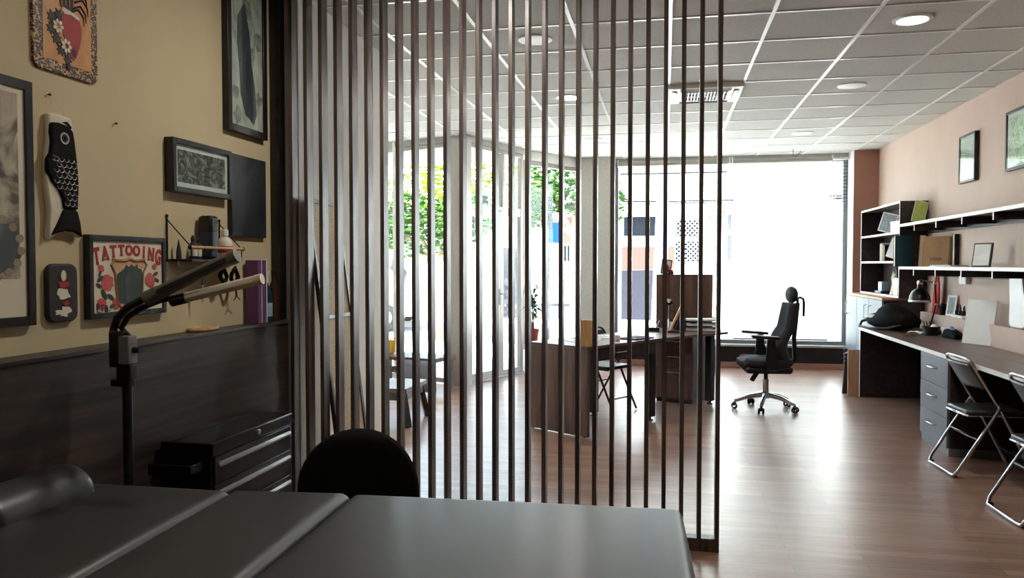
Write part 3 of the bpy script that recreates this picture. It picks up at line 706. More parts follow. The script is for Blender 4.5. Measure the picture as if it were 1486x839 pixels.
m_ = MB(); m_.tube([(.0, -.012, .07), (0, -.012, .12), (-.0, -.02, .165)], .0016, 6); m_.build('cord', 'black', cl)
# things on the ledge
LZ = 1.1225
y0p = K(3.60, 0)[0]
pb = thing('purple_box', 'tall purple box standing on the wainscot ledge by the partition', 'box', (-2.068, y0p + .075, LZ))
m_ = MB(); m_.b2(-.035, .035, -.075, .010, 0, .325); m_.build('carton', 'purple', pb, bevel=.003)
m_ = MB(); m_.b2(-.036, .0365, .010, .016, -.0, .328); m_.build('white_edge', 'paper', pb, bevel=.001)
m_ = MB(); m_.b2(.0352, .0362, -.040, -.037, .0, .325); m_.build('seam', 'paper', pb)
sb = thing('spray_bottle', 'dark blue green spray bottle with cream trigger head on the ledge', 'spray bottle', (-2.066, y0p + .137, LZ))
m_ = MB(); m_.lathe([(.030, 0), (.034, .006), (.034, .13), (.028, .165), (.014, .195), (.014, .21)], n=24); m_.build('body', 'bottlegreen', sb, smooth=True)
m_ = MB(); m_.lathe([(.0345, .03), (.0348, .031), (.0348, .10), (.0345, .101)], n=24); m_.build('label', 'softblue', sb, smooth=True)
m_ = MB(); m_.lathe([(.017, .205), (.017, .235), (.015, .24), (.001, .24)], n=16); m_.b2(-.014, .016, -.045, .02, .236, .266); m_.build('spray_head', 'inkcream', sb, bevel=.004)
m_ = MB(); m_.tube([(.0, -.030, .240), (.0, -.036, .215), (0, -.026, .195)], .004, 6); m_.build('trigger', 'inkcream', sb)
db = thing('dark_bottle', 'dark glass bottle on the ledge end against the partition post', 'bottle', (-2.066, y0p + .222, LZ))
m_ = MB(); m_.lathe([(.026, 0), (.029, .006), (.029, .17), (.012, .215), (.011, .25)], n=22); m_.build('body', 'amber', db, smooth=True)
m_ = MB(); m_.lathe([(.013, .245), (.013, .27), (.001, .27)], n=16); m_.build('cap', 'black', db, smooth=True)
yr = K(3.17, 0)[0]
rg = thing('wooden_hoop', 'round light wooden hoop lying on the wainscot ledge', 'hoop', (-2.066, yr, LZ))
m_ = MB()
N = 36
ring = []
m_.tube([(.048 * math.cos(2 * PI * i / N), .085 * math.sin(2 * PI * i / N), .010) for i in range(N)], .0095, 8, True); m_.build('outer_ring', 'oak', rg, smooth=True)
m_ = MB(); m_.tube([(.034 * math.cos(2 * PI * i / N), .070 * math.sin(2 * PI * i / N), .011) for i in range(N)], .006, 8, True); m_.build('inner_ring', 'oak', rg, smooth=True)

# ------------------------------------------------------------------ floor standing lamp with two tube heads
lp = thing('studio_lamp', 'black floor lamp with two angled tube heads behind the treatment table', 'lamp', (-1.86, 2.42, 0))
m_ = MB(); m_.lathe([(.15, 0), (.15, .012), (.13, .022), (.02, .03), (.02, .04)], n=32); m_.build('base', 'blackmetal', lp, smooth=True)
m_ = MB(); m_.tube([(0, 0, .03), (0, 0, 1.10)], .0165, 14); m_.build('pole', 'blackmetal', lp, smooth=True)
m_ = MB(); m_.b2(-.012, .028, -.03, .02, 1.075, 1.175); m_.build('clamp_block', 'clampgrey', lp, bevel=.004)
m_ = MB(); m_.b2(-.05, -.012, -.03, .02, 1.065, 1.19); m_.b2(-.028, .028, -.022, .022, 1.02, 1.075); m_.b2(-.055, .02, -.018, .018, .995, 1.02); m_.build('clamp_body', 'black', lp, bevel=.005)
m_ = MB(); m_.tube([(.028, 0, 1.125), (.055, 0, 1.125)], .011, 12); m_.build('knob', 'black', lp, smooth=True)
m_ = MB(); m_.tube([(-.012, -.01, 1.16)] + [(-0.053, 0.0, 1.191), (-0.036, 0.0, 1.236), (0.003, 0.0, 1.272), (0.058, 0.0, 1.3), (0.123, 0.0, 1.327)], .014, 12); m_.build('gooseneck', 'blackmetal', lp, smooth=True)
m_ = MB(); m_.tube([(.012, .01, 1.16)] + [(-0.043, 0.03, 1.199), (-0.015, 0.03, 1.239), (0.035, 0.03, 1.271), (0.112, 0.03, 1.299), (0.161, 0.03, 1.309)], .011, 12); m_.build('gooseneck', 'blackmetal', lp, smooth=True)
def head(p, q, rad, mt, label):
    p = Vector(p); q = Vector(q)
    hd = MB(); hd.tube([p, q], rad, 16); ho = hd.build('tube_head', mt, lp, smooth=True); ho['label'] = label
    d = (q - p).normalized()
    e = MB(); e.tube([q - d * .012, q + d * .012], rad * 1.06, 16); e.build('end_cap', mt, ho, smooth=True)
    e = MB(); e.tube([p - d * .045, p + d * .012], rad * 1.12, 16); e.build('end_cap', 'black' if mt == 'cream' else mt, ho, smooth=True)
    e = MB(); n_ = d.cross(Vector((0, 1, 0))).normalized(); e.bar(p + d * .02 + Vector((0, -rad * .86, 0)), q - d * .02 + Vector((0, -rad * .86, 0)), rad * .7, rad * .5); e.build('light_strip', 'lampoff' if mt == 'cream' else 'greyshutter', ho)
head((0.123, 0.0, 1.324), (0.408, 0.02, 1.451), .0235, 'olive', 'olive grey tube head')
head((0.204, 0.03, 1.307), (0.483, 0.05, 1.373), .0180, 'cream', 'cream tube head')

# ------------------------------------------------------------------ rolling tool chest
tc_ = thing('tool_chest', 'black rolling tool chest with silver drawer handles by the left wall', 'tool chest', (-1.885, 3.13, 0))
FX, BX, Y0, Y1 = .118, -.118, -.33, .335
m_ = MB(); m_.b2(BX, FX - .012, Y0, Y1, .06, .655); m_.build('body', 'blackmetal', tc_, bevel=.004)
m_ = MB(); m_.b2(BX, FX, Y0 - .004, Y1 + .004, .655, .71); m_.build('lid', 'blackmetal', tc_, bevel=.006)
m_ = MB(); m_.b2(BX + .045, BX + .06, Y0 + .01, Y1 - .01, .7101, .7125); m_.build('lid_groove', 'black', tc_)
for i, (za, zb) in enumerate(((.54, .65), (.42, .535), (.30, .415), (.18, .295), (.07, .175))):
    m_ = MB(); m_.b2(FX - .014, FX - .001, Y0 + .012, Y1 - .012, za, zb); dr = m_.build('drawer', 'blackmetal', tc_, bevel=.003)
    hz = zb - .028
    m_ = MB(); m_.b2(FX - .001, FX + .010, Y0 + .03, Y1 - .03, hz - .008, hz + .006); m_.b2(FX + .006, FX + .012, Y0 + .03, Y1 - .03, hz - .014, hz); m_.build('handle', 'steel', dr, bevel=.003)
m_ = MB(); m_.lathe([(.012, 0), (.012, .006), (.008, .008), (.001, .008)], (FX, .02, .683), 18, Matrix.Rotation(PI / 2, 3, 'Y')); m_.build('lock', 'steel', tc_)
m_ = MB(); m_.b2(FX, FX + .002, .225, .285, .674, .690); m_.build('badge', 'greyshutter', tc_, bevel=.0008)
m_ = MB(); m_.b2(BX + .02, FX - .03, Y0 - .11, Y0 - .004, .60, .612); m_.b2(BX + .02, FX - .03, Y0 - .11, Y0 - .104, .60, .645); m_.b2(FX - .036, FX - .03, Y0 - .11, Y0 - .004, .60, .645); m_.build('side_tray', 'blackmetal', tc_, bevel=.002)
for sx in (-1, 1):
    for sy in (-1, 1):
        m_ = MB(); m_.lathe([(.022, -.01), (.026, -.008), (.026, .008), (.022, .01)], (sx * .085, sy * .28, .0265), 18, Matrix.Rotation(PI / 2, 3, 'X')); m_.b2(sx * .085 - .012, sx * .085 + .012, sy * .28 - .014, sy * .28 + .014, .045, .062); m_.build('caster', 'tyre', tc_)
m_ = MB(); m_.b2(.0, .12, Y1 + .006, Y1 + .018, .655, .675); m_.build('side_handle', 'black', tc_, bevel=.003)

# ------------------------------------------------------------------ black work chair, its rounded back shows above the table
wc = thing('work_chair', 'black work chair whose rounded back rises behind the treatment table', 'chair', (-1.13, 2.66, 0), .12)
def padback(u, v):
    t_ = u * 2 * PI; rr = v
    yy = .236 * math.copysign(abs(math.cos(t_)) ** .95, math.cos(t_)) * rr; zz = .235 * math.copysign(abs(math.sin(t_)) ** .95, math.sin(t_)) * rr
    return (yy, zz)
m_ = MB()
rings = []
for (rr, xx) in ((.02, -.045), (.5, -.042), (.85, -.034), (.97, -.018), (1.0, .0), (.97, .018), (.85, .032), (.5, .036), (.02, .036)):
    ring = []
    for k in range(40):
        yy, zz = padback(k / 40, rr); bend = .05 * (yy / .236) ** 2
        ring.append(m_.bm.verts.new((yy, xx - bend + .16, zz + .558)))
    rings.append(ring)
for A, B in zip(rings, rings[1:]):
    for k in range(40): m_.bm.faces.new((A[k], A[(k + 1) % 40], B[(k + 1) % 40], B[k]))
m_.bm.faces.new(rings[0][::-1]); m_.bm.faces.new(rings[-1])
m_.build('backrest', 'cloth', wc, smooth=True)
m_ = MB(); m_.lathe([(.16, .42), (.185, .43), (.19, .455), (.17, .485), (.001, .49)], (0, -.06, 0), 36); m_.build('seat', 'leather', wc, smooth=True)
m_ = MB(); m_.tube([(0, .02, .40), (0, .16, .38), (0, .205, .44), (0, .205, .52)], .014, 10); m_.build('back_stem', 'blackmetal', wc, smooth=True)
m_ = MB(); m_.tube([(0, -.06, .09), (0, -.06, .42)], .025, 14); m_.build('gas_column', 'blackmetal', wc, smooth=True)
m_ = MB()
for k in range(5): t_ = 2 * PI * k / 5 + .3; m_.tube([(0, -.06, .10), (.24 * math.cos(t_), -.06 + .24 * math.sin(t_), .07)], [.024, .014], 10)
m_.build('base', 'blackmetal', wc, smooth=True)
for k in range(5):
    t_ = 2 * PI * k / 5 + .3; m_ = MB(); m_.lathe([(.018, -.014), (.026, -.01), (.026, .01), (.018, .014)], (.24 * math.cos(t_), -.06 + .24 * math.sin(t_), .0265), 16, Matrix.Rotation(PI / 2, 3, 'X')); m_.tube([(.24 * math.cos(t_), -.06 + .24 * math.sin(t_), .045), (.24 * math.cos(t_), -.06 + .24 * math.sin(t_), .075)], .007, 8); m_.build('caster', 'tyre', wc)

# ------------------------------------------------------------------ treatment table (black vinyl, three cushions)
tb = thing('treatment_table', 'black vinyl treatment table with three padded sections in the foreground', 'treatment table', (.055, 2.375, 0), math.radians(2.6))
def pad(name, x0, x1, y0, y1, z0, z1, tilt=0.0, pivot=0):
    """rounded upholstered cushion"""
    def up(u, v): return 0
    m_ = MB(); nx, ny = 26, 26; r_ = .035
    W_, D_ = x1 - x0, y1 - y0
    def ss(t_, L): # rounded profile drop near the edges
        d = min(t_, L - t_)
        return 0 if d >= r_ else r_ - math.sqrt(max(0, r_ * r_ - (r_ - d) ** 2))
    def us(n, L):
        e = [0, .002, .006, .012, .020, .030, .042]; mid = [.042 + (L - .084) * i / (n - 14) for i in range(1, n - 14)]
        return e + mid + [L - q for q in e[::-1]]
    U = us(nx, W_); Vv = us(ny, D_)
    top = []
    for a_ in U:
        row = []
        for b_ in Vv:
            crown = .006 * math.sin(PI * a_ / W_) * math.sin(PI * b_ / D_)
            dz = max(ss(a_, W_), ss(b_, D_)) if min(ss(a_, W_), ss(b_, D_)) == 0 else min(r_, math.hypot(ss(a_, W_), ss(b_, D_)))
            row.append(m_.bm.verts.new((x0 + a_, y0 + b_, z1 + crown - dz + tilt * (a_ - pivot * W_))))
        top.append(row)
    for i in range(len(U) - 1):
        for j in range(len(Vv) - 1): m_.bm.faces.new((top[i][j], top[i + 1][j], top[i + 1][j + 1], top[i][j + 1]))
    loop = [top[i][0] for i in range(len(U))] + [top[-1][j] for j in range(1, len(Vv))] + [top[i][-1] for i in range(len(U) - 2, -1, -1)] + [top[0][j] for j in range(len(Vv) - 2, 0, -1)]
    bot = [m_.bm.verts.new((v.co.x, v.co.y, z0)) for v in loop]
    n = len(loop)
    for k in range(n): m_.bm.faces.new((loop[k], bot[k], bot[(k + 1) % n], loop[(k + 1) % n]))
    m_.bm.faces.new(bot)
    return m_.build(name, 'leather', tb, smooth=True)
pad('foot_cushion', -1.035, -.0, -.80, .0, .60, .698)
pad('middle_cushion', -1.445, -1.040, -.80, .0, .60, .692, .02)
pad('head_cushion', -1.98, -1.450, -.80, -.0, .60, .690, -.01, 1)
m_ = MB(); m_.b2(-1.94, -.04, -.76, -.04, .555, .60); m_.build('base_frame', 'blackmetal', tb, bevel=.004)
for sx in (-1.85, -.14):
    for sy in (-.70, -.10): m_ = MB(); m_.b2(sx - .025, sx + .025, sy - .025, sy + .025, 0, .555); m_.build('leg', 'blackmetal', tb, bevel=.004)
m_ = MB(); m_.b2(-1.85, -.14, -.415, -.385, .18, .22); m_.b2(-1.865, -1.835, -.70, -.10, .18, .22); m_.b2(-.155, -.125, -.70, -.10, .18, .22); m_.build('stretcher', 'blackmetal', tb, bevel=.004)
# head bolster
bo = thing('bolster', 'black vinyl half round bolster on the head end of the table', 'bolster', (-1.90, 2.0, .6965), math.radians(90))
def bol(u, v):
    t_ = PI * v; yy = -.105 * math.cos(t_); zz = .085 * math.sin(t_)
    xx = -.19 + .38 * u; e = min(xx + .19, .19 - xx); k = 1 if e > .03 else .82 + .18 * math.sqrt(max(0, 1 - (1 - e / .03) ** 2))
    return (xx, yy * k, zz * k)
m_ = MB(); m_.grid(bol, 30, 16)
bmesh.ops.holes_fill(m_.bm, edges=[e for e in m_.bm.edges if e.is_boundary], sides=0)
m_.build('padding', 'leather', bo, smooth=True)
m_ = MB(); m_.tube([(.186, -.088 * math.cos(PI * i / 14), .071 * math.sin(PI * i / 14)) for i in range(15)], .003, 6); m_.build('piping', 'leather', bo)
# rattan divider leaves leaning on the white wall behind the slats
def leaf_panel(y0, y1, label, xb, xt, hgt, weave):
    r = thing('rattan_panel', label, 'divider panel', (0, 0, 0)); r.location = (-1.983, (y0 + y1) / 2, 0)
    a = (y1 - y0) / 2; ang = math.atan2(xb - xt, hgt); Rm = Matrix.Rotation(-ang, 3, 'Y')
    def bx(m_, xa, xc, ya, yb, za, zb): m_.box(Rm @ Vector(((xa + xc) / 2, 0, (za + zb) / 2)) + Vector((xb, (ya + yb) / 2, .008)), (xc - xa, yb - ya, zb - za), Rm)
    f_ = MB()
    for ya, yb in ((-a, -a + .03), (a - .03, a)): bx(f_, -.012, .012, ya, yb, 0, hgt)
    for za, zb in ((0, .03), (hgt * .62, hgt * .62 + .025), (hgt - .025, hgt)): bx(f_, -.011, .011, -a + .03, a - .03, za, zb)
    f_.build('frame', 'slat', r, bevel=.002)
    w_ = MB(); bx(w_, -.004, .004, -a + .03, a - .03, .03, hgt - .025); w_.build('weave', weave, r)
leaf_panel(4.012, 4.43, 'woven rattan divider leaf leaning on the white wall behind the slats', .26, .03, 1.80, 'rattan')
# ------------------------------------------------------------------ office: right wall shelving
def rect_part(name, mat, parent, x0, x1, y0, y1, z0, z1, bevel=.0015):
    m_ = MB(); m_.b2(x0, x1, y0, y1, z0, z1); return m_.build(name, mat, parent, bevel=bevel)
# low cabinet with two doors
cb = thing('low_cabinet', 'low cabinet with pale grey doors below the bookcase in the far right corner', 'cabinet', (2.50, 9.83, 0))
rect_part('body', 'darkwood', cb, -.19, .215, -.83, .85, .0, 1.04); rect_part('top', 'tanwood', cb, -.21, .215, -.835, .855, 1.04, 1.065)
for k, (ya, yb) in enumerate(((-.828, -.275), (-.27, .285), (.29, .848))):
    d_ = rect_part('door', 'lightdoor', cb, -.21, -.19, ya, yb, .06, 1.036, .003)
    yh = yb - .10 if k != 1 else ya + .10
    m_ = MB(); m_.tube([(-.21, yh, .80), (-.24, yh, .81), (-.24, yh, .95), (-.21, yh, .96)], .006, 8); m_.build('handle', 'steel', d_, smooth=True)
# bookcase on it
bk = thing('bookcase', 'dark open bookcase with white edged shelves standing on the low cabinet', 'bookcase', (2.58, 9.77, 1.0655))
BX0, BX1, BY0, BY1 = -.14, .138, -.84, .83
BH = 1.035
rect_part('side_panel', 'darkwood', bk, BX0, BX1, BY0, BY0 + .022, 0, BH); rect_part('side_panel', 'darkwood', bk, BX0, BX1, BY1 - .022, BY1, 0, BH)
rect_part('back_panel', 'darkwood', bk, BX1 - .012, BX1, BY0 + .022, BY1 - .022, 0, BH)
for z_ in (.0, .375, .69, BH - .022): rect_part('shelf_board', 'darkwood', bk, BX0, BX1 - .012, BY0 + .022, BY1 - .022, z_, z_ + .022)
m_ = MB()
for z_ in (.0, .375, .69, BH - .022): m_.b2(BX0 - .002, BX0 - .0001, BY0, BY1, z_, z_ + .022)
m_.b2(BX0 - .002, BX0 - .0001, BY0, BY0 + .016, 0, BH); m_.b2(BX0 - .002, BX0 - .0001, BY1 - .016, BY1, 0, BH)
m_.build('edge_band', 'whiteedge', bk)
# two long wall shelves
def wall_shelf(zt, label):
    r = thing('wall_shelf', label, 'shelf', (XR - .0005, 6.3, zt))
    rect_part('board', 'darkwood', r, -.278, 0, -2.4, 2.62, -.026, 0)
    rect_part('edge_band', 'whiteedge', r, -.2805, -.2781, -2.4, 2.62, -.028, .001, .0005)
    rect_part('rear_rail', 'darkwood', r, -.02, 0, -2.4, 2.62, -.10, -.026)
    for k in range(7):
        y_ = 2.15 - k * .64
        m_ = MB(); m_.prism([(-.276, -.026), (-.276, -.085), (-.02, -.085), (-.02, -.026)], y_ - .009, y_ + .009, 'y'); b_ = m_.build('bracket', 'darkwood', r)
        rect_part('edge_band', 'whiteedge', b_, -.2785, -.2761, y_ - .009, y_ + .009, -.087, -.026, .0004)
wall_shelf(1.852, 'upper of two long dark wall shelves with white front edge on the pink wall')
wall_shelf(1.403, 'lower of two long dark wall shelves with white front edge on the pink wall')
# boxes and books ---------------------------------------------------------
def book(name, label, loc, dims, mat, rz=0.0, tilt=0.0, axis='Y', cat='book', pages=True, group=None):
    """upright book: dims = thickness(x), width(y), height(z); origin at the bottom"""
    t_, w_, h_ = dims
    r = thing(name, label, cat, loc, rz, group)
    if tilt: r.rotation_euler = (tilt, 0, rz) if axis == 'X' else (0, tilt, rz)
    m_ = MB(); m_.b2(-t_ / 2, -t_ / 2 + .003, 0, w_, 0, h_); m_.b2(t_ / 2 - .003, t_ / 2, 0, w_, 0, h_); m_.b2(-t_ / 2, t_ / 2, w_ - .003, w_, 0, h_); m_.build('cover', mat, r, bevel=.0008)
    if pages: m_ = MB(); m_.b2(-t_ / 2 + .003, t_ / 2 - .003, .004, w_ - .003, .003, h_ - .004); m_.build('pages', 'inkcream', r)
    return r
def panelboard(name, label, loc, w_, h_, th, mat, rz, lean, cat, face=None, margin=.0, frame=None, group=None, roll=0.0):
    """thin upright board: local x = width, y = thickness (front is -y), leans back by lean"""
    r = thing(name, label, cat, loc, rz, group); r.rotation_euler = (-lean, roll, rz); r.location.z += w_ / 2 * math.sin(roll)
    m_ = MB(); m_.b2(-w_ / 2, w_ / 2, 0, th, 0, h_); m_.build('board', frame or mat, r, bevel=.002)
    if face: m_ = MB(); m_.b2(-w_ / 2 + margin, w_ / 2 - margin, -.0012, .001, margin, h_ - margin); m_.build('face', face, r)
    return r
SH1, SH2, SH3 = 1.0655 + .712, 1.0655 + .397, 1.0655 + .022       # tops of the bookcase shelves
RZW = -PI / 2                                                       # front towards -X
panelboard('art_print', 'grey illustrated print leaning on the top shelf of the bookcase', (2.535, 9.88, SH1 + .002), .20, .23, .012, 'paper', -.85, .12, 'print', 'greyprint', .012, roll=.26)
wb_ = thing('white_box', 'small white lidded box at the near end of the top bookcase shelf', 'box', (2.53, 9.20, SH1)); rect_part('box_body', 'whiteplastic', wb_, -.07, .07, -.16, .16, 0, .10, .004); rect_part('lid', 'whiteplastic', wb_, -.073, .073, -.163, .163, .10, .122, .004)
panelboard('green_print', 'lime green patterned card leaning on the upper wall shelf against the bookcase side', (2.575, 8.80, 1.854), .13, .235, .008, 'paper', -.10, .25, 'print', 'green', .004, roll=.24)
for i, (dy, hh, mt, lb) in enumerate(((0, .215, 'inkcream', 'cream book at the far end of the middle bookcase shelf row'), (.055, .22, 'paper', 'white book, second in the row on the middle bookcase shelf'), (.115, .205, 'greyprint', 'grey patterned book, third in the row on the middle bookcase shelf'), (.17, .19, 'amber', 'thin dark book next to the leaning white card on the middle shelf'))):
    book('shelf_book', lb, (2.53, 10.05 - dy, SH2 + .0005), (.038, .15, hh), mt, -PI / 2, group='books on the middle bookcase shelf')
panelboard('white_card', 'large white card leaning on the middle bookcase shelf', (2.525, 9.50, SH2 + .002), .19, .225, .008, 'paper', -.85, .12, 'card', 'paper', .004, roll=.30)
book('shelf_book', 'big dark teal book overhanging the near end of the bookcase', (2.345, 8.77, 1.404), (.045, .17, .325), 'teal', -PI / 2 + .12, .0, 'Y')
book('shelf_book', 'brown floral book on the lower wall shelf, left of the kraft album', (2.50, 8.42, 1.404), (.05, .18, .315), 'floralbook', -.35, .05, 'Y')
ka = thing('kraft_album', 'large kraft brown album standing face out on the lower wall shelf', 'album', (2.575, 8.25, 1.404), -.75); ka.rotation_euler = (-.12, 0, -.75)
rect_part('cover', 'kraft', ka, -.125, .125, 0, .006, 0, .30, .002); rect_part('pages', 'inkcream', ka, -.118, .12, .006, .042, .005, .294, .001); rect_part('back_cover', 'kraft', ka, -.125, .125, .042, .048, 0, .30, .002); rect_part('spine', 'floralbook', ka, -.13, -.12, 0, .048, 0, .30, .002); rect_part('label_plate', 'floralbook', ka, -.05, .06, -.002, .0002, .06, .09, .0005)
book('shelf_book', 'thin dark brown book right of the kraft album on the lower wall shelf', (2.665, 8.03, 1.404), (.03, .10, .31), 'darkwood', -1.2, .0, 'Y')
m_ = MB()
sp_ = thing('paper_stack', 'flat sheets of paper lying on the lower wall shelf before the albums', 'papers', (2.53, 7.75, 1.4045), .1)
for i in range(4): rect_part('sheet', 'paper' if i % 2 else 'greyprint', sp_, -.07 + i * .002, .09, -.22 + i * .012, .24 - i * .01, i * .004, i * .004 + .0035, 0)
panelboard('photo_frame', 'small dark framed white card leaning at the middle of the lower wall shelf', (2.52, 6.98, 1.405), .17, .20, .016, 'blackframe', -1.05, .16, 'picture frame', 'paper', .012)
# bottom compartment of the bookcase
bb = thing('tape_roll_stand', 'pale blue block on a dark tray in the bottom bookcase compartment', 'desk organiser', (2.52, 9.86, SH3)); rect_part('tray', 'black', bb, -.06, .06, -.14, .14, 0, .028, .006); rect_part('block', 'softblue', bb, -.04, .04, -.09, .06, .028, .135, .006)
fg = thing('white_figurine', 'cream figurine with raised arm beside a white block, bottom bookcase compartment', 'figurine', (2.50, 9.30, SH3))
m_ = MB(); m_.lathe([(.05, 0), (.055, .01), (.04, .06), (.03, .12), (.034, .16), (.02, .19), (.001, .20)], n=18); m_.tube([(0, .02, .14), (-.01, .07, .19), (-.0, .055, .26)], [.018, .014, .008], 8); m_.ball((0, .0, .21), .026, 12, 8); m_.build('figure', 'inkcream', fg, smooth=True)
hb = thing('utensil_holder', 'white block holding black tools at the near end of the bottom compartment', 'holder', (2.50, 9.10, SH3)); rect_part('block', 'whiteplastic', hb, -.05, .05, -.08, .08, 0, .19, .006)
for i in range(5): m_ = MB(); m_.tube([(-.02 + .01 * (i % 3), -.055 + i * .028, .17), (-.03 + .014 * (i % 3), -.06 + i * .03, .27 + .02 * (i % 2))], .008, 8); m_.ball((-.03 + .014 * (i % 3), -.06 + i * .03, .275 + .02 * (i % 2)), .012, 10, 6); m_.build('tool', 'black' if i != 2 else 'steel', hb, smooth=True)

# pictures and socket on the right wall
framed('framed_picture', 'small dark framed picture alone on the pink wall, left of two there', 7.60, 7.985, 2.175, 2.612, .02, .04, 'paleprint', 0, True, sx=-1, x=XR)
framed('framed_picture', 'dark framed green garden picture on the pink wall, cut by the right edge', 6.52, 6.965, 2.172, 2.645, .022, .04, 'mirrorview', .03, True, sx=-1, x=XR)
so = thing('wall_socket', 'white double wall socket under the lower wall shelf', 'socket', (XR - .0005, 7.82, 1.245)); rect_part('plate', 'whiteplastic', so, -.045, 0, -.085, .085, 0, .082, .004); rect_part('insert', 'whiteplastic', so, -.048, -.045, -.07, -.005, .012, .07, .001); rect_part('insert', 'whiteplastic', so, -.048, -.045, .005, .07, .012, .07, .001)

# long desk -----------------------------------------------------------------
DZ = .755
ld = thing('long_desk', 'long dark desk with white front edge along the pink right wall', 'desk', (2.385, 6.4, 0))
rect_part('desktop', 'desktop', ld, -.335, .333, -2.6, 2.54, DZ - .03, DZ)
rect_part('edge_band', 'whiteedge', ld, -.338, -.3351, -2.6, 2.54, DZ - .031, DZ + .0005, .0005)
rect_part('end_panel', 'darkwood', ld, -.325, .33, 2.515, 2.54, 0, DZ - .03); rect_part('end_panel', 'darkwood', ld, -.325, .33, -2.6, -2.575, 0, DZ - .03)
rect_part('back_panel', 'darkwood', ld, .25, .268, -2.57, 2.51, .08, DZ - .03)
rect_part('end_edge_band', 'whiteedge', ld, -.328, -.3251, 2.515, 2.54, 0, DZ - .03, .0004)
du = thing('drawer_unit', 'three drawer blue grey pedestal under the long desk', 'drawer unit', (2.335, 6.555, 0))
rect_part('body', 'darkwood', du, -.265, .27, -.31, .31, .06, DZ - .032); rect_part('plinth', 'drawer', du, -.27, .25, -.31, .31, 0, .06)
for i, (za, zb) in enumerate(((.50, .718), (.283, .496), (.066, .279))):
    d_ = rect_part('drawer', 'drawer', du, -.285, -.265, -.308, .308, za, zb, .003); zm = (za + zb) / 2 + .02
    m_ = MB(); m_.tube([(-.285, -.085, zm), (-.312, -.07, zm), (-.315, 0, zm), (-.312, .07, zm), (-.285, .085, zm)], [.006, .008, .009, .008, .006], 10); m_.build('handle', 'chrome', d_, smooth=True)
lg = MB(); lg.b2(2.615, XR, 3.8, 8.80, DZ, .935); struct(lg.build('trim_11', 'pink', bevel=.002))
# things on the long desk
bg = thing('backpack', 'black soft backpack lying on the far end of the long desk', 'bag', (2.305, 8.62, DZ + .003), -1.05)
def bag(u, v):
    t_ = 2 * PI * u; s_ = math.sin(PI * v); rr = (math.sin(PI * min(1, max(0, v)))) ** .45
    x = .27 * math.copysign(abs(math.cos(t_)) ** .7, math.cos(t_)) * rr; y = .19 * math.copysign(abs(math.sin(t_)) ** .7, math.sin(t_)) * rr
    z = .205 * v ** 1.2
    z *= 1 + .16 * math.sin(5 * x / .27 + 1.2) * v + .10 * math.sin(9 * y / .19) * v + .18 * (x > -.1) * v * math.cos(3 * x)
    return (x, y, z)
m_ = MB(); m_.grid(bag, 48, 18, True)
bmesh.ops.remove_doubles(m_.bm, verts=m_.bm.verts, dist=.0005)
m_.build('bag_body', 'cloth', bg, smooth=True)
m_ = MB(); m_.tube([(-.20, -.10, .10), (-.27, -.15, .07), (-.25, -.20, .02), (-.10, -.22, .012), (.10, -.20, .02), (.22, -.12, .06)], .014, 8); m_.build('strap', 'black', bg, smooth=True)
m_ = MB(); m_.tube([(-.10, .0, .19), (-.13, .03, .235), (-.07, .05, .255), (-.02, .03, .21)], .014, 8); m_.build('top_handle', 'black', bg, smooth=True)
m_ = MB(); m_.tube([(-.22, -.05, .12), (-.08, -.13, .165), (.12, -.12, .155), (.23, -.02, .10)], .005, 6); m_.build('zip', 'greyshutter', bg)
m_ = MB(); m_.b2(-.19, -.10, -.155, -.148, .115, .15); m_.build('tag', 'paper', bg, bevel=.001)
# desk lamp
dl = thing('desk_lamp', 'black metal desk lamp with bell shade on the long desk beside the bookcase', 'lamp', (2.55, 8.30, DZ + .001))
m_ = MB(); m_.lathe([(.07, 0), (.07, .012), (.055, .02), (.001, .024)], n=28); m_.build('base', 'blackmetal', dl, smooth=True)
m_ = MB(); m_.tube([(0, 0, .02), (.04, -.06, .28), (.02, -.08, .49)], .008, 10); m_.tube([(.02, -.08, .49), (-.07, .07, .52)], .008, 10); m_.build('arm', 'blackmetal', dl, smooth=True)
m_ = MB(); m_.ball((.02, -.08, .49), .018, 12, 8); m_.build('joint', 'steel', dl, smooth=True)
m_ = MB(); m_.ball((.04, -.06, .28), .013, 12, 8); m_.build('joint', 'steel', dl, smooth=True)
m_ = MB(); m_.lathe([(.098, .30), (.100, .31), (.092, .36), (.070, .405), (.035, .43), (.024, .435), (.024, .47), (.016, .485), (.016, .515), (.001, .52)], (-.07, .07, 0), 30); m_.build('shade', 'blackmetal', dl, smooth=True)
m_ = MB(); m_.lathe([(.101, .296), (.1025, .30), (.1025, .312), (.101, .316)], (-.07, .07, 0), 30, ring=True); m_.build('shade_rim', 'steel', dl, smooth=True)
m_ = MB(); m_.lathe([(.024, .47), (.026, .475), (.026, .50), (.018, .51)], (-.07, .07, 0), 20); m_.build('socket_collar', 'chrome', dl, smooth=True)
# red pennant
rp = thing('red_pennant', 'tall red cloth pennant hanging on the pink wall beside the desk lamp', 'pennant', (2.66, 8.43, .9355))
def flag(u, v):
    z = .40 * v; w_ = .035 + .05 * math.sin(PI * min(1, v * 1.05)) + .05 * (1 - v) ** 3; off = .05 * (1 - v) ** 2
    return (-.018 * math.sin(u * PI * 3) * (1 - .3 * v), off + (u - .5) * 2 * w_, z)
m_ = MB(); m_.grid(flag, 16, 16); m_.build('cloth', 'red', rp, smooth=True, solid=.004)
m_ = MB(); m_.tube([(0.0, .045, .41), (0, .070, .25), (0, .09, .12), (0, .13, .0)], .007, 8); m_.build('white_border', 'paper', rp, smooth=True)
m_ = MB(); m_.tube([(0, -.03, .405), (0, .05, .405)], .008, 8); m_.build('top_rod', 'inkcream', rp)
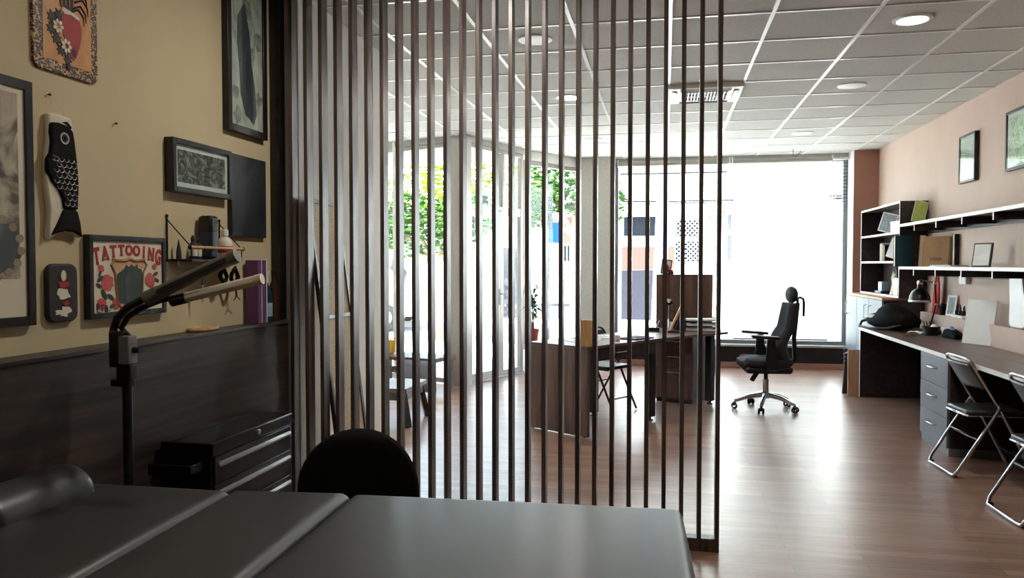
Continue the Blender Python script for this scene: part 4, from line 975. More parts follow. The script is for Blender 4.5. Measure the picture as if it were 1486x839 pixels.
# low tub, cups, tools
tb2 = thing('black_tub', 'black round tub with loose tools on the long desk', 'tub', (2.47, 7.98, DZ + .001))
m_ = MB(); m_.lathe([(.055, 0), (.065, .004), (.078, .085), (.072, .085), (.060, .008), (.001, .008)], n=28); m_.build('tub', 'black', tb2, smooth=True)
m_ = MB(); m_.ball((.02, -.02, .075), (.035, .035, .03), 12, 8); m_.build('white_roll', 'paper', tb2, smooth=True)
m_ = MB()
for k in range(4): m_.tube([(-.02 + .012 * k, .02, .02), (-.06 + .03 * k, .05, .13)], .005, 6)
m_.build('pens', 'greenink', tb2)
cpd = thing('low_dish', 'shallow dark dish of odds and ends behind the black tub', 'dish', (2.565, 8.145, DZ + .001))
m_ = MB(); m_.lathe([(.07, 0), (.085, .03), (.08, .03), (.065, .006), (.001, .006)], n=24); m_.build('dish', 'greyshutter', cpd, smooth=True)
m_ = MB(); m_.ball((0, 0, .03), (.05, .045, .022), 12, 8); m_.build('contents', 'amber', cpd, smooth=True)
td = thing('tape_dispenser', 'dark rounded tape dispenser on the long desk left of the white board', 'tape dispenser', (2.56, 7.68, DZ + .001), .2)
m_ = MB(); m_.prism([(-.10, 0), (.11, 0), (.115, .02), (.08, .075), (.03, .085), (-.05, .06), (-.105, .035)], -.045, .045, 'x'); m_.build('body', 'shade', td, bevel=.01)
m_ = MB(); m_.lathe([(.02, -.016), (.042, -.016), (.042, .016), (.02, .016)], (0, .04, .065), 24, Matrix.Rotation(PI / 2, 3, 'Y')); m_.build('tape_roll', 'softblue', td)
pc = thing('paper_scraps', 'small white crumpled paper lying near the backpack on the long desk', 'paper', (2.40, 8.13, DZ + .001), .4)
m_ = MB(); m_.grid(lambda u, v: (-.05 + .1 * u, -.09 + .18 * v, .004 + .018 * abs(math.sin(5 * u + 3 * v))), 8, 10); m_.build('sheet', 'paper', pc, solid=.001)
pn = thing('wooden_pencil', 'short wooden stick lying on the front of the long desk', 'pencil', (2.27, 7.92, DZ + .0095), .6); m_ = MB(); m_.tube([(-.10, 0, 0), (.09, 0, 0)], .008, 8); m_.build('shaft', 'oak', pn, smooth=True); m_ = MB(); m_.tube([(.09, 0, 0), (.112, 0, 0)], [.008, .001], 8); m_.build('tip', 'inkcream', pn)
ww = thing('white_cup', 'white cup on the long desk beside the black tub', 'cup', (2.56, 7.86, DZ + .001)); m_ = MB(); m_.lathe([(.030, 0), (.034, .004), (.038, .085), (.034, .085), (.028, .008), (.001, .008)], n=24); m_.build('cup_body', 'whiteplastic', ww, smooth=True); m_ = MB(); m_.tube(arc((0, -.036, .045), .022, PI * .5, PI * 1.5, 8, 'yz'), .005, 8); m_.build('handle', 'whiteplastic', ww, smooth=True)
# leaning white board
bd = panelboard('white_board', 'blank white canvas board leaning at the back of the long desk', (2.545, 7.11, DZ + .0045), .29, .375, .018, 'paper', -1.12, .17, 'board', 'paper', .0)
# on the wall ledge
LZ2 = .9355
panelboard('price_card', 'tall white printed card standing on the wall ledge behind the desk', (2.655, 8.06, LZ2), .13, .20, .006, 'paper', -1.25, .14, 'card', 'greyprint', .022)
fj = thing('dark_jar', 'dark square jar on the wall ledge between red pennant and white card', 'jar', (2.665, 8.24, LZ2)); rect_part('jar_body', 'shade', fj, -.035, .035, -.04, .04, 0, .09, .006); rect_part('lid', 'black', fj, -.037, .037, -.042, .042, .09, .105, .004)
pk = thing('bottle_tray', 'white tray of small black bottles on the wall ledge', 'tray', (2.66, 7.80, LZ2)); rect_part('tray', 'whiteplastic', pk, -.04, .04, -.14, .14, 0, .025, .004)
for i in range(6):
    bt_ = thing('small_bottle', 'little black bottle in the white tray on the wall ledge', 'bottle', (2.65 + .02 * (i % 2), 7.70 + i * .042, LZ2 + .0255), 0, 'bottles in the ledge tray')
    m_ = MB(); m_.lathe([(.014, 0), (.015, .003), (.015, .035), (.006, .045), (.006, .06 + .012 * (i % 3))], n=12); m_.build('body', 'black', bt_, smooth=True); m_ = MB(); m_.lathe([(.007, .058 + .012 * (i % 3)), (.007, .07 + .012 * (i % 3)), (.001, .075 + .012 * (i % 3))], n=10); m_.build('cap', 'black', bt_)
ar = thing('curved_panel', 'tall pale grey curved panel standing on the ledge near the right edge', 'panel', (2.665, 6.62, LZ2))
m_ = MB(); m_.prism([(.11, .0), (.14, .03), (.135, .2), (.155, .43), (-.06, .43), (-.10, .30), (-.16, .16), (-.14, .02), (-.08, .0)], -.012, .012, 'x'); m_.build('panel', 'silverarch', ar, bevel=.005)
pf = thing('acrylic_photo_stand', 'clear photo stand with a dark picture at the right edge of the desk ledge', 'photo frame', (2.655, 6.24, LZ2), 0)
rect_part('photo', 'inkgrey', pf, -.020, -.012, -.14, .10, .035, .185, .001); rect_part('acrylic', 'softblue', pf, -.03, .03, -.15, .115, 0, .012, .003)
m_ = MB(); m_.b2(-.028, -.022, -.15, .115, .01, .2); m_.build('clear_front', 'glass', pf)
dh = thing('dark_sculpture', 'black rounded ornament partly cut off at the right edge above the photo stand', 'ornament', (2.655, 6.00, LZ2 + .0))
m_ = MB(); m_.lathe([(.04, 0), (.04, .02), (.014, .04), (.014, .20), (.05, .22), (.07, .27), (.06, .32), (.03, .35), (.001, .355)], n=22); m_.build('ornament_body', 'black', dh, smooth=True)
# board and folded stand at the far end of the desk
panelboard('wooden_board', 'narrow tan board standing against the far end of the long desk', (2.015, 8.965, .001), .13, .50, .02, 'tanwood', 0, .03, 'board')
fs = thing('folded_stand', 'slim black folded stand behind the tan board', 'stand', (1.955, 9.12, 0))
m_ = MB(); m_.prism([(-.03, 0), (.03, 0), (.02, .45), (-.005, .45)], -.02, .02, 'y'); m_.build('leg', 'black', fs, bevel=.004)
for i in range(4): m_ = MB(); m_.lathe([(.022, 0), (.026, .005), (.026, .025), (.022, .03)], (0.005, 0, .33 + i * .045), 14); m_.build('knob', 'black', fs, smooth=True)

# folding chairs ---------------------------------------------------------------
def folding_chair(label, loc, rz, tube='chrome', seat='leather'):
    r = thing('folding_chair', label, 'folding chair', loc, rz)
    hw = .185
    m_ = MB()
    pA = [(.27, -hw, .012), (.045, -hw, .46), (-.135, -hw, .76), (-.150, -hw + .02, .785), (-.155, -hw + .06, .793)]
    pA = pA + [(x_, -y_, z_) for (x_, y_, z_) in pA[::-1]]
    m_.tube(pA, .0115, 10); m_.build('back_frame', tube, r, smooth=True)
    hu = .215
    m_ = MB()
    pU = [(.045, -hu, .475), (.03, -hu, .47), (-.225, -hu, .05), (-.245, -hu + .02, .0125), (-.25, -hu + .06, .0125)]
    pU = pU + [(x_, -y_, z_) for (x_, y_, z_) in pU[::-1]]
    m_.tube(pU, .0115, 10); m_.build('rear_leg_loop', tube, r, smooth=True)
    m_ = MB(); m_.tube([(.21, -hw, .13), (.21, hw, .13)], .008, 8); m_.build('stretcher', tube, r, smooth=True)
    m_ = MB(); m_.tube([(-.1, -hu, .26), (-.1, hu, .26)], .008, 8); m_.build('stretcher', tube, r, smooth=True)
    def pd(u, v):
        yy = (-1 + 2 * v) * (hw - .012); zz = .60 + .165 * u
        xx = .045 - .18 * (zz - .46) / .30 - .030 * (1 - (yy / hw) ** 2) + .012
        return (xx, yy, zz)
    m_ = MB(); m_.grid(pd, 10, 14); bk_ = m_.build('backrest', seat, r, smooth=True, solid=.022)
    m_ = MB()
    for sy in (-1, 1):
        m_.lathe([(.005, 0), (.005, .004), (.001, .006)], (pd(.75, .5 + sy * .34)[0] - .016, pd(.75, .5 + sy * .34)[1], pd(.75, .5)[2]), 10, Matrix.Rotation(-PI / 2, 3, 'Y'))
    m_.build('rivet', 'steel', bk_)
    m_ = MB(); m_.prism([(-.13, -.165), (-.155, -.14), (-.155, .14), (-.13, .165), (.19, .19), (.225, .16), (.225, -.16), (.19, -.19)], .415, .445, 'z'); m_.build('seat', seat, r, bevel=.012)
    m_ = MB(); m_.tube([(.20, -.175, .412), (-.14, -.158, .412), (-.157, -.13, .412), (-.157, .13, .412), (-.14, .158, .412), (.20, .175, .412)], .009, 8); m_.build('seat_frame', tube, r, smooth=True)
    m_ = MB()
    for sy in (-1, 1):
        m_.lathe([(.014, 0), (.015, .004), (.015, .02), (.014, .024)], (-.235, sy * (hu - .035), .001), 12)
    m_.build('foot_cap', 'black', r)
    return r
folding_chair('chrome folding chair with black padding pushed up to the drawer unit side of the desk', (2.13, 5.86, 0), .08)
folding_chair('chrome folding chair cut off by the right edge of the photo', (2.13, 4.83, 0), .05)
folding_chair('all black folding chair behind the brown desk', (-.60, 7.70, 0), math.radians(-33), 'blackmetal', 'black')

# office chair ----------------------------------------------------------------------
oc = thing('office_chair', 'black swivel office chair with headrest and chrome five star base by the blind', 'office chair', (.975, 7.97, 0), math.radians(4))
# local: faces -x
m_ = MB()
for k in range(5):
    t_ = 2 * PI * k / 5 + .62
    c_, s_ = math.cos(t_), math.sin(t_)
    m_.tube([(.03 * c_, .03 * s_, .145), (.16 * c_, .16 * s_, .125), (.30 * c_, .30 * s_, .075)], [.026, .022, .015], 10)
m_.lathe([(.035, .11), (.042, .12), (.042, .16), (.03, .175)], n=20); m_.build('star_base', 'chrome', oc, smooth=True)
for k in range(5):
    t_ = 2 * PI * k / 5 + .62; c_, s_ = .30 * math.cos(t_), .30 * math.sin(t_)
    m_ = MB(); Rw = Matrix.Rotation(t_, 3, 'Z') @ Matrix.Rotation(PI / 2, 3, 'X')
    for o_ in (-.02, .02): m_.lathe([(.018, -.009), (.028, -.007), (.028, .007), (.018, .009)], (c_ - o_ * math.sin(t_), s_ + o_ * math.cos(t_), .0285), 18, Rw)
    m_.tube([(c_, s_, .03), (c_, s_, .07)], .010, 8); m_.box((c_, s_, .052), (.04, .04, .014), Matrix.Rotation(t_, 3, 'Z')); m_.build('caster', 'tyre', oc, smooth=True)
m_ = MB(); m_.tube([(0, 0, .16), (0, 0, .30)], .028, 16); m_.build('gas_column', 'chrome', oc, smooth=True)
m_ = MB(); m_.tube([(0, 0, .29), (0, 0, .40)], .02, 12); m_.box((.02, 0, .405), (.24, .16, .04)); m_.bar((-.10, -.12, .39), (-.16, -.14, .30), .05, .03); m_.build('mechanism', 'black', oc, bevel=.006)
def cushion(u, v):
    t_ = 2 * PI * u; a_ = .255 * math.copysign(abs(math.cos(t_)) ** .5, math.cos(t_)); b_ = .245 * math.copysign(abs(math.sin(t_)) ** .5, math.sin(t_))
    lv = [(.02, .0), (.8, .0), (.95, .02), (1, .05), (.97, .08), (.85, .095), (.02, .10)]
    q = v * (len(lv) - 1); i = min(int(q), len(lv) - 2); f = q - i
    k = lv[i][0] * (1 - f) + lv[i + 1][0] * f; z = lv[i][1] * (1 - f) + lv[i + 1][1] * f
    return (a_ * k - .02, b_ * k, .43 + z - .02 * (a_ * k < -.2) - .012 * math.sin(PI * (a_ / .51 + .5)))
m_ = MB(); m_.grid(cushion, 40, 12, True); m_.build('seat', 'greyseat', oc, smooth=True)
m_ = MB(); m_.box((-.005, 0, .412), (.44, .43, .075)); m_.build('seat_shell', 'black', oc, bevel=.03)
def backp(th):
    def fn(u, v):
        z = .50 + .545 * u; y = (-1 + 2 * v) * (.235 - .05 * u ** 2)
        x = .175 + .06 * u + .045 * math.sin(PI * u * 1.1) * 0 - .05 * math.sin(PI * min(1, u * 1.9)) * (u < .55) + .075 * (1 - (y / .235) ** 2) - .02 + th
        return (x, y, z)
    return fn
m_ = MB(); m_.grid(backp(0), 18, 14); m_.build('backrest', 'greyseat', oc, smooth=True, solid=.07)
m_ = MB(); m_.tube([(.10, 0, .42), (.22, 0, .43), (.275, 0, .50), (.262, 0, .70), (.285, 0, .95), (.295, 0, 1.05)], .022, 10); m_.build('back_spine', 'black', oc, smooth=True)
m_ = MB(); m_.ball((.235, 0, 1.13), (.055, .14, .082), 20, 14); m_.build('headrest', 'greyseat', oc, smooth=True)
m_ = MB(); m_.tube([(.295, 0, 1.03), (.29, 0, 1.09), (.262, 0, 1.12)], .014, 10); m_.build('headrest_post', 'black', oc, smooth=True)
m_ = MB(); m_.tube([(.275, 0, 1.085), (.315, 0, 1.105), (.345, 0, 1.09), (.352, 0, 1.05), (.350, 0, .92)], .0125, 10); m_.build('coat_hanger', 'black', oc, smooth=True)
for sy in (-1, 1):
    am = MB(); am.prism([(-.06, .42), (.06, .42), (.055, .56), (.035, .62), (.03, .715), (-.045, .715), (-.05, .60)], sy * .275 - .018, sy * .275 + .018, 'y'); ao = am.build('armrest', 'black', oc, bevel=.008)
    am = MB(); am.box((-.06, sy * .275, .735), (.26, .085, .028), Matrix.Rotation(.06, 3, 'Y')); am.build('arm_pad', 'black', ao, bevel=.010)
    am = MB(); am.box((.0, sy * .25, .425), (.09, .07, .02)); am.build('arm_bracket', 'black', ao, bevel=.004)
# ------------------------------------------------------------------ brown desk in the middle of the office
DB = Vector((-.62, 6.33)); DA = math.radians(57); DU = Vector((math.cos(DA), math.sin(DA))); DVv = Vector((-math.sin(DA), math.cos(DA)))
def dk(x, y, z=.0): p = DB + DU * x + DVv * y; return (p.x, p.y, z)
TOPZ = .752
de = thing('reception_desk', 'brown wooden desk with solid end panel standing behind the slats', 'desk', dk(0, 0), DA)
m_ = MB(); m_.prism([(0, 0), (1.0, 0), (1.6, -.02), (2.0, -.09), (2.12, -.10), (2.25, -.02), (2.30, .2), (2.28, .66), (0, .66)], TOPZ - .026, TOPZ, 'z'); m_.build('desktop', 'desktop', de, bevel=.003)
rect_part('end_panel', 'deskpanel', de, .0, .03, .0, .655, .008, TOPZ - .0265)
rect_part('apron', 'darkwood', de, .04, 1.02, .03, .05, .62, TOPZ - .0265); rect_part('apron', 'darkwood', de, .04, 1.70, .60, .62, .50, TOPZ - .0265)
d_ = rect_part('drawer', 'darkwood', de, .20, .75, .018, .03, .635, .715, .003); m_ = MB(); m_.tube([(.40, .016, .675), (.40, -.002, .675), (.55, -.002, .675), (.55, .016, .675)], .005, 8); m_.build('handle', 'steel', d_)
for (lx, ly) in ((1.0, .07), (.80, .57), (2.12, .10)):
    m_ = MB(); m_.b2(lx - .04, lx + .04, ly - .035, ly + .035, .035, TOPZ - .0265); m_.tube([(lx, ly, 0), (lx, ly, .012)], .032, 14); m_.tube([(lx, ly, .01), (lx, ly, .04)], .014, 10); m_.build('leg', 'black', de, bevel=.004)
m_ = MB()
for fx, fy in ((.015, .04), (.015, .61)): m_.tube([(fx, fy, 0), (fx, fy, .012)], .013, 12)
m_.build('foot_cap', 'black', de)
# pedestal below it
pd_ = thing('desk_pedestal', 'dark drawer pedestal under the far end of the brown desk', 'drawer unit', (.17, 8.36, 0), -.40)
rect_part('body', 'darkwood', pd_, -.21, .21, -.22, .26, .03, .70); rect_part('plinth', 'black', pd_, -.19, .19, -.20, .24, 0, .03)
for za, zb in ((.05, .37), (.375, .53), (.535, .69)):
    d_ = rect_part('drawer', 'deskpanel', pd_, -.208, .208, -.238, -.22, za, zb, .002); m_ = MB(); m_.tube([(-.08, -.236, zb - .05), (-.08, -.256, zb - .05), (.08, -.256, zb - .05), (.08, -.236, zb - .05)], .005, 8); m_.build('handle', 'steel', d_)
# tall cabinet behind it
tcab = thing('tall_cabinet', 'brown chest high cabinet standing behind the desk before the window', 'cabinet', (.205, 9.0, 0))
rect_part('back_panel', 'deskpanel', tcab, -.305, .305, -.20, -.185, .0, 1.315, .001); rect_part('side_panel', 'deskpanel', tcab, -.305, -.285, -.185, .20, 0, 1.30); rect_part('side_panel', 'deskpanel', tcab, .285, .305, -.185, .20, 0, 1.30)
rect_part('top', 'deskpanel', tcab, -.305, .305, -.185, .20, 1.30, 1.315)
for z_ in (.05, .45, .87): rect_part('shelf_board', 'deskpanel', tcab, -.285, .285, -.185, .20, z_, z_ + .02)
# on the cabinet
cz = 1.3155
pfm = thing('photo_frame', 'thin black picture frame leaning on top of the tall cabinet', 'picture frame', (.00, 8.98, cz), .25); pfm.rotation_euler = (0, .12, .25)
m_ = MB(); m_.b2(-.06, .06, -.006, .006, 0, .012); m_.b2(-.06, .06, -.006, .006, .155, .167); m_.b2(-.06, -.048, -.006, .006, .012, .155); m_.b2(.048, .06, -.006, .006, .012, .155); m_.build('frame', 'black', pfm, bevel=.001)
m_ = MB(); m_.b2(-.048, .048, .0, .003, .012, .155); m_.build('print', 'paper', pfm)
rb = thing('red_ornament', 'round dark red ornament on a black foot on the tall cabinet', 'ornament', (.005, 8.90, cz))
m_ = MB(); m_.ball((0, 0, .065), (.042, .042, .048), 18, 12); m_.build('ball', 'redart', rb, smooth=True); m_ = MB(); m_.lathe([(.03, 0), (.03, .008), (.012, .02), (.012, .03)], n=16); m_.build('foot', 'black', rb, smooth=True); m_ = MB(); m_.lathe([(.028, .0), (.03, .02), (.02, .05), (.001, .055)], (.055, .0, 0), 14); m_.build('side_bead', 'amber', rb, smooth=True)
# things on the brown desk
tz = TOPZ + .001
wbk = thing('wooden_block', 'upright light wooden block sign on the near corner of the brown desk', 'block', dk(.06, .07, tz), math.radians(8))
rect_part('block', 'oak', wbk, -.062, .062, -.02, .02, .018, .215, .004); rect_part('base', 'oak', wbk, -.068, .068, -.032, .032, 0, .018, .003)
for i, (x_, y_, r_, lb) in enumerate(((.40, .36, .1, 'white paper sheet on the near part of the brown desk'), (.78, .46, -.2, 'white paper sheet beside the laptop on the brown desk'))):
    p_ = thing('paper_sheet', lb, 'paper', dk(x_, y_, tz), DA + r_); rect_part('sheet', 'paper', p_, -.148, .148, -.105, .105, 0, .003, 0); rect_part('printed_block', 'greyprint', p_, -.11, .10, -.07, .06, .003, .0034, 0)
lt = thing('closed_tablet', 'thin dark tablet lying flat on the brown desk', 'tablet', dk(.88, .14, tz), DA + .05); rect_part('body', 'black', lt, -.15, .15, -.10, .10, 0, .012, .004); rect_part('screen', 'shade', lt, -.135, .135, -.088, .088, .012, .0126, 0)
cu_ = thing('white_candle_cup', 'small white cup beside the dark tablet on the brown desk', 'cup', dk(.62, .16, tz)); m_ = MB(); m_.lathe([(.022, 0), (.026, .004), (.028, .045), (.024, .045), (.02, .006), (.001, .006)], n=20); m_.build('cup_body', 'whiteplastic', cu_, smooth=True)
lw = thing('leaning_wood_slab', 'light wooden slab leaning on a dark stand at the far desk end', 'wooden slab', dk(1.66, .25, tz), 0); m_ = MB(); m_.bar((-.03, 0, .012), (.075, 0, .245), .10, .022); m_.build('slab', 'oak', lw, bevel=.003); m_ = MB(); m_.prism([(-.05, 0), (.10, 0), (.10, .02), (.085, .14), (.07, .14), (.02, .025), (-.05, .02)], .055, .085, 'y'); m_.prism([(-.05, 0), (.10, 0), (.10, .02), (-.05, .02)], -.055, .055, 'y'); m_.build('stand', 'darkwood', lw, bevel=.002)
ch_ = thing('card_holder', 'dark holder of white cards at the back of the brown desk', 'card holder', dk(1.68, .48, tz)); rect_part('holder', 'black', ch_, -.07, .05, -.04, .04, 0, .035, .004)
for i in range(3): m_ = MB(); m_.bar((-.045 + i * .03, 0, .03), (-.01 + i * .03, 0, .105), .065, .006); m_.build('card', 'paper', ch_)
tr_ = thing('letter_tray', 'black wire letter tray stacked with papers at the far desk end', 'letter tray', dk(2.05, .17, tz), .1)
for k in range(3):
    z_ = k * .05; m_ = MB(); 
    m_.b2(-.17, .17, -.12, .12, z_, z_ + .004); m_.b2(-.17, .17, .116, .12, z_, z_ + .03); m_.b2(-.17, -.166, -.12, .12, z_, z_ + .03); m_.b2(.166, .17, -.12, .12, z_, z_ + .03)
    if k < 2:
        for sx in (-.165, .165): m_.tube([(sx, .112, z_), (sx, .112, z_ + .05)], .004, 6); m_.tube([(sx, -.112, z_), (sx, -.112, z_ + .05)], .004, 6)
    m_.build('tray', 'black', tr_)
    m_ = MB(); m_.box((.01 * (k - 1), -.006, z_ + .013), (.29, .20, .016), Matrix.Rotation(.04 * (k - 1), 3, 'Z')); m_.build('paper_pile', 'paper', tr_)
gl = thing('gooseneck_lamp', 'small black gooseneck lamp with pale bulb before the tall cabinet', 'lamp', dk(1.98, .50, tz)); m_ = MB(); m_.lathe([(.045, 0), (.045, .015), (.02, .024), (.001, .026)], n=22); m_.build('base', 'black', gl, smooth=True)
m_ = MB(); m_.tube([(0, 0, .02), (.0, .02, .15), (.0, .0, .27), (.0, -.02, .31)], .006, 8); m_.build('neck', 'black', gl, smooth=True)
m_ = MB(); m_.lathe([(.016, .05), (.022, .045), (.036, 0), (.032, 0), (.016, .04)], (0, -.035, .275), 20, Matrix.Rotation(-.7, 3, 'X')); m_.build('shade', 'black', gl, smooth=True)
m_ = MB(); m_.ball((0, -.045, .292), .018, 12, 8); m_.build('bulb', 'inkcream', gl, smooth=True)
m_ = MB(); m_.tube([(0, .01, .20), (.07, -.02, .17), (.16, 0, .20), (.20, .03, .13), (.20, .03, .02)], .003, 6); m_.build('cable', 'greyshutter', gl)
bx_ = thing('calculator_box', 'dark desk organiser box beside the letter tray', 'organiser', dk(1.90, .40, tz), .2); rect_part('box', 'black', bx_, -.05, .05, -.04, .04, 0, .11, .004); rect_part('label', 'paper', bx_, -.045, -.02, -.042, -.0401, .02, .09, 0)

# ------------------------------------------------------------------ left part of the office, by the porch
ct = thing('coffee_table', 'low dark wooden coffee table at the left behind the slats', 'coffee table', (-2.62, 6.72, 0))
rect_part('top', 'deskpanel', ct, -.42, .42, -.30, .30, .305, .345, .006); rect_part('apron', 'darkwood', ct, -.40, .40, -.27, .27, .235, .305, .004)
for sx in (-1, 1):
    for sy in (-1, 1): m_ = MB(); m_.bar((sx * .37, sy * .24, .30), (sx * .43, sy * .28, .002), .05, .05); m_.build('leg', 'darkwood', ct, bevel=.003)
lbn = thing('low_bench', 'low brown wooden bench along the glass left of the porch', 'bench', (-2.86, 8.55, 0), -.30)
rect_part('seat', 'deskpanel', lbn, -.52, .46, -.22, .22, .34, .385, .006); rect_part('front_rail', 'darkwood', lbn, -.50, .44, -.20, -.17, .20, .27, .004)
for sx in (-.46, .40):
    for sy in (-.17, .17): m_ = MB(); m_.b2(sx - .03, sx + .03, sy - .03, sy + .03, 0, .34); m_.build('leg', 'darkwood', lbn, bevel=.003)
cs = thing('grey_cushion', 'blue grey square cushion leaning on the low bench front', 'cushion', (-2.70, 8.14, .004), -.2); cs.rotation_euler = (-.25, 0, -.2)
m_ = MB()
def pil(sg):
    def fn(u, v): return (-.20 + .4 * u, sg * .07 * (math.sin(PI * u) * math.sin(PI * v)) ** .5 + .0, .03 + .34 * v)
    return fn
m_.grid(pil(1), 14, 14); m_.grid(pil(-1), 14, 14); bmesh.ops.remove_doubles(m_.bm, verts=m_.bm.verts, dist=.0008); m_.build('cover', 'cushion', cs, smooth=True)
m_ = MB(); m_.tube([(-.20, 0, .03), (.20, 0, .03), (.20, 0, .37), (-.20, 0, .37)], .006, 6, True); m_.build('piping', 'cushion', cs)
yv = thing('yellow_vase', 'yellow angular vase standing on the left end of the low bench', 'vase', (-3.14, 8.62, .386))
m_ = MB(); m_.lathe([(.03, 0), (.045, .02), (.06, .15), (.055, .155), (.04, .02), (.001, .015)], n=6); m_.build('vase_body', 'yellow', yv)
m_ = MB()
for k in range(3): m_.tube([(-.03 + .03 * k, 0, .03), (-.05 + .05 * k, 0, .19)], .008, 6)
m_.build('stems', 'yellow', yv)
# plant by the side window
ps = thing('plant_stand', 'black metal plant stand under the potted plant by the side window', 'plant stand', (-1.70, 9.98, 0))
m_ = MB(); m_.lathe([(.10, .385), (.11, .387), (.11, .40), (.10, .402), (.001, .402)], n=24); m_.build('top', 'blackmetal', ps)
for k in range(3): m_ = MB(); m_.tube([(.09 * math.cos(k * 2.09), .09 * math.sin(k * 2.09), .39), (.13 * math.cos(k * 2.09), .13 * math.sin(k * 2.09), .0)], .008, 8); m_.build('leg', 'blackmetal', ps)
pp = thing('potted_plant', 'leafy green plant in terracotta pot beside the entrance window', 'plant', (-1.70, 9.98, .4025))
m_ = MB(); m_.lathe([(.065, 0), (.070, .004), (.088, .15), (.094, .15), (.094, .185), (.082, .185), (.076, .15), (.001, .15)], n=26); m_.build('pot', 'terracotta', pp, smooth=True)
m_ = MB(); rnd = random.Random(5)
for k in range(3): m_.tube([(.01 * k, 0, .14), (.02 * k - .02, .02 * (k - 1), .45), (.04 * k - .05, .05 * (k - 1), .66)], [.009, .007, .004], 6)
m_.build('stem', 'bark', pp)
m_ = MB()
for k in range(70):
    z_ = rnd.uniform(.28, .72); a_ = rnd.uniform(0, 2 * PI); l_ = rnd.uniform(.09, .17); c_, s_ = math.cos(a_), math.sin(a_); dz = rnd.uniform(-.02, .07)
    p0 = Vector((.015 * c_, .015 * s_, z_)); p1 = p0 + Vector((l_ * .5 * c_, l_ * .5 * s_, dz + .02)); p2 = p0 + Vector((l_ * c_, l_ * s_, dz - .03)); n_ = Vector((-s_, c_, .2)) * .016
    vs = [m_.bm.verts.new(q) for q in (p0, p1 + n_, p2, p1 - n_)]; m_.bm.faces.new(vs)
m_.build('foliage', 'leaf', pp)

# ------------------------------------------------------------------ outside
g = MB(); g.b2(-40, 40, YW + .1, 14.2, -.16, -.04); g.b2(-40, -5.15, -10, YW + .1, -.16, -.04); g.prism([(-5.1, 9.9), LFAR, LEND, POST, DEND, (-1.25, YW), (-1.1, YW + .1), (-5.1, YW + .1)], -.16, -.02, 'z'); struct(g.build('pavement', 'ground'))
g = MB(); g.b2(-60, 60, 14.2, 70, -.25, -.12); struct(g.build('street', 'asphalt'))
g = MB(); g.b2(-40, 40, 18.3, 20.0, -.12, .02); struct(g.build('far_pavement', 'ground'))
# opposite white house
hs = thing('white_house', 'white house across the street seen through the clear half of the window', 'building', (3.4, 20.0, 0))
def hb_(name, mat, x0, x1, y0, y1, z0, z1, parent=None, bv=0): return rect_part(name, mat, parent or hs, x0 - 3.4, x1 - 3.4, y0 - 20, y1 - 20, z0, z1, bv)
hb_('wall', 'facade', -1.15, 9.0, 20.0, 27, -.1, 6.5)
w_ = hb_('window', 'shade', -1.05, .05, 19.97, 20.02, 2.15, 2.63); hb_('frame', 'alu', -1.08, .08, 19.95, 19.97, 2.63, 2.68, w_)
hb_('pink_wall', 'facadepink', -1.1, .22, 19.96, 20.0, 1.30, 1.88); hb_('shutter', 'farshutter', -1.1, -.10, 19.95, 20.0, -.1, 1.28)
for (za, zb) in ((2.09, 2.57), (1.49, 2.02)):
    w_ = hb_('window', 'blueglass', .235, .92, 19.97, 20.0, za, zb)
    m_ = MB()
    n_ = 6
    for i in range(-4, 7):
        for sg in (-1, 1):
            xa = .235 + (i + .0) * .115; pts = []
            x_s, x_e = (xa, xa + (zb - za)) if sg > 0 else (xa + (zb - za), xa)
            # clip the diagonal to the window
            def at(t_): return (x_s + (x_e - x_s) * t_, za + (zb - za) * t_)
            ts = [t_ for t_ in [k / 40 for k in range(41)] if .235 <= at(t_)[0] <= .92]
            if len(ts) > 1: p0, p1 = at(ts[0]), at(ts[-1]); m_.bar((p0[0] - 3.4, -.045, p0[1]), (p1[0] - 3.4, -.045, p1[1]), .018, .018)
    for xx in (.235, .92): m_.b2(xx - 3.41, xx - 3.39, -.05, -.03, za, zb)
    for zz in (za, zb): m_.b2(.235 - 3.4, .92 - 3.4, -.05, -.03, zz - .01, zz + .01)
    m_.build('lattice_grille', 'whiteplastic', w_)
for (za, zb) in ((1.53, 2.16), (2.30, 2.66)): hb_('window', 'greyshutter', 1.49, 1.60, 19.97, 20.0, za, zb)
m_ = MB(); m_.tube([(-1.1, 19.9, 3.02), (0, 19.9, 3.00), (2, 19.9, 3.01), (12, 19.9, 3.3)], .022, 6); m_.tube([(-1.1, 19.92, 2.97), (2, 19.92, 2.95), (12, 19.92, 3.2)], .015, 6); tag(m_.build('overhead_cable', 'shade'), 'dark cable strung across the white house facade', 'cable')
# pink house with balcony
ph = thing('pink_house', 'pale pink house with barred balcony left of the grey pillar', 'building', (-2.6, 21.5, 0))
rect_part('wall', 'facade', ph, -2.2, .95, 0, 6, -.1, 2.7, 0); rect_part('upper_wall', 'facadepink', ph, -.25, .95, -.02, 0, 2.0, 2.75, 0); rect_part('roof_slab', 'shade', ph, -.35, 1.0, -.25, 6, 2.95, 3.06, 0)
w_ = rect_part('window', 'shade', ph, -.2, .30, -.03, 0, 1.52, 1.95, 0)
for k in range(6): rect_part('bar', 'whiteplastic', w_, -.18 + k * .09, -.165 + k * .09, -.05, -.03, 1.52, 1.95, 0)
for k in range(9): rect_part('baluster', 'whiteplastic', ph, -.9 + k * .2, -.87 + k * .2, -.5, -.47, .35, 1.25, 0)
rect_part('handrail', 'whiteplastic', ph, -.95, .85, -.51, -.46, 1.25, 1.30, 0); rect_part('balcony_slab', 'greyshutter', ph, -.95, .85, -.55, 0, .30, .36, 0)
rect_part('garage_door', 'farshutter', ph, -1.9, -1.1, -.03, 0, -.1, 1.9, 0)
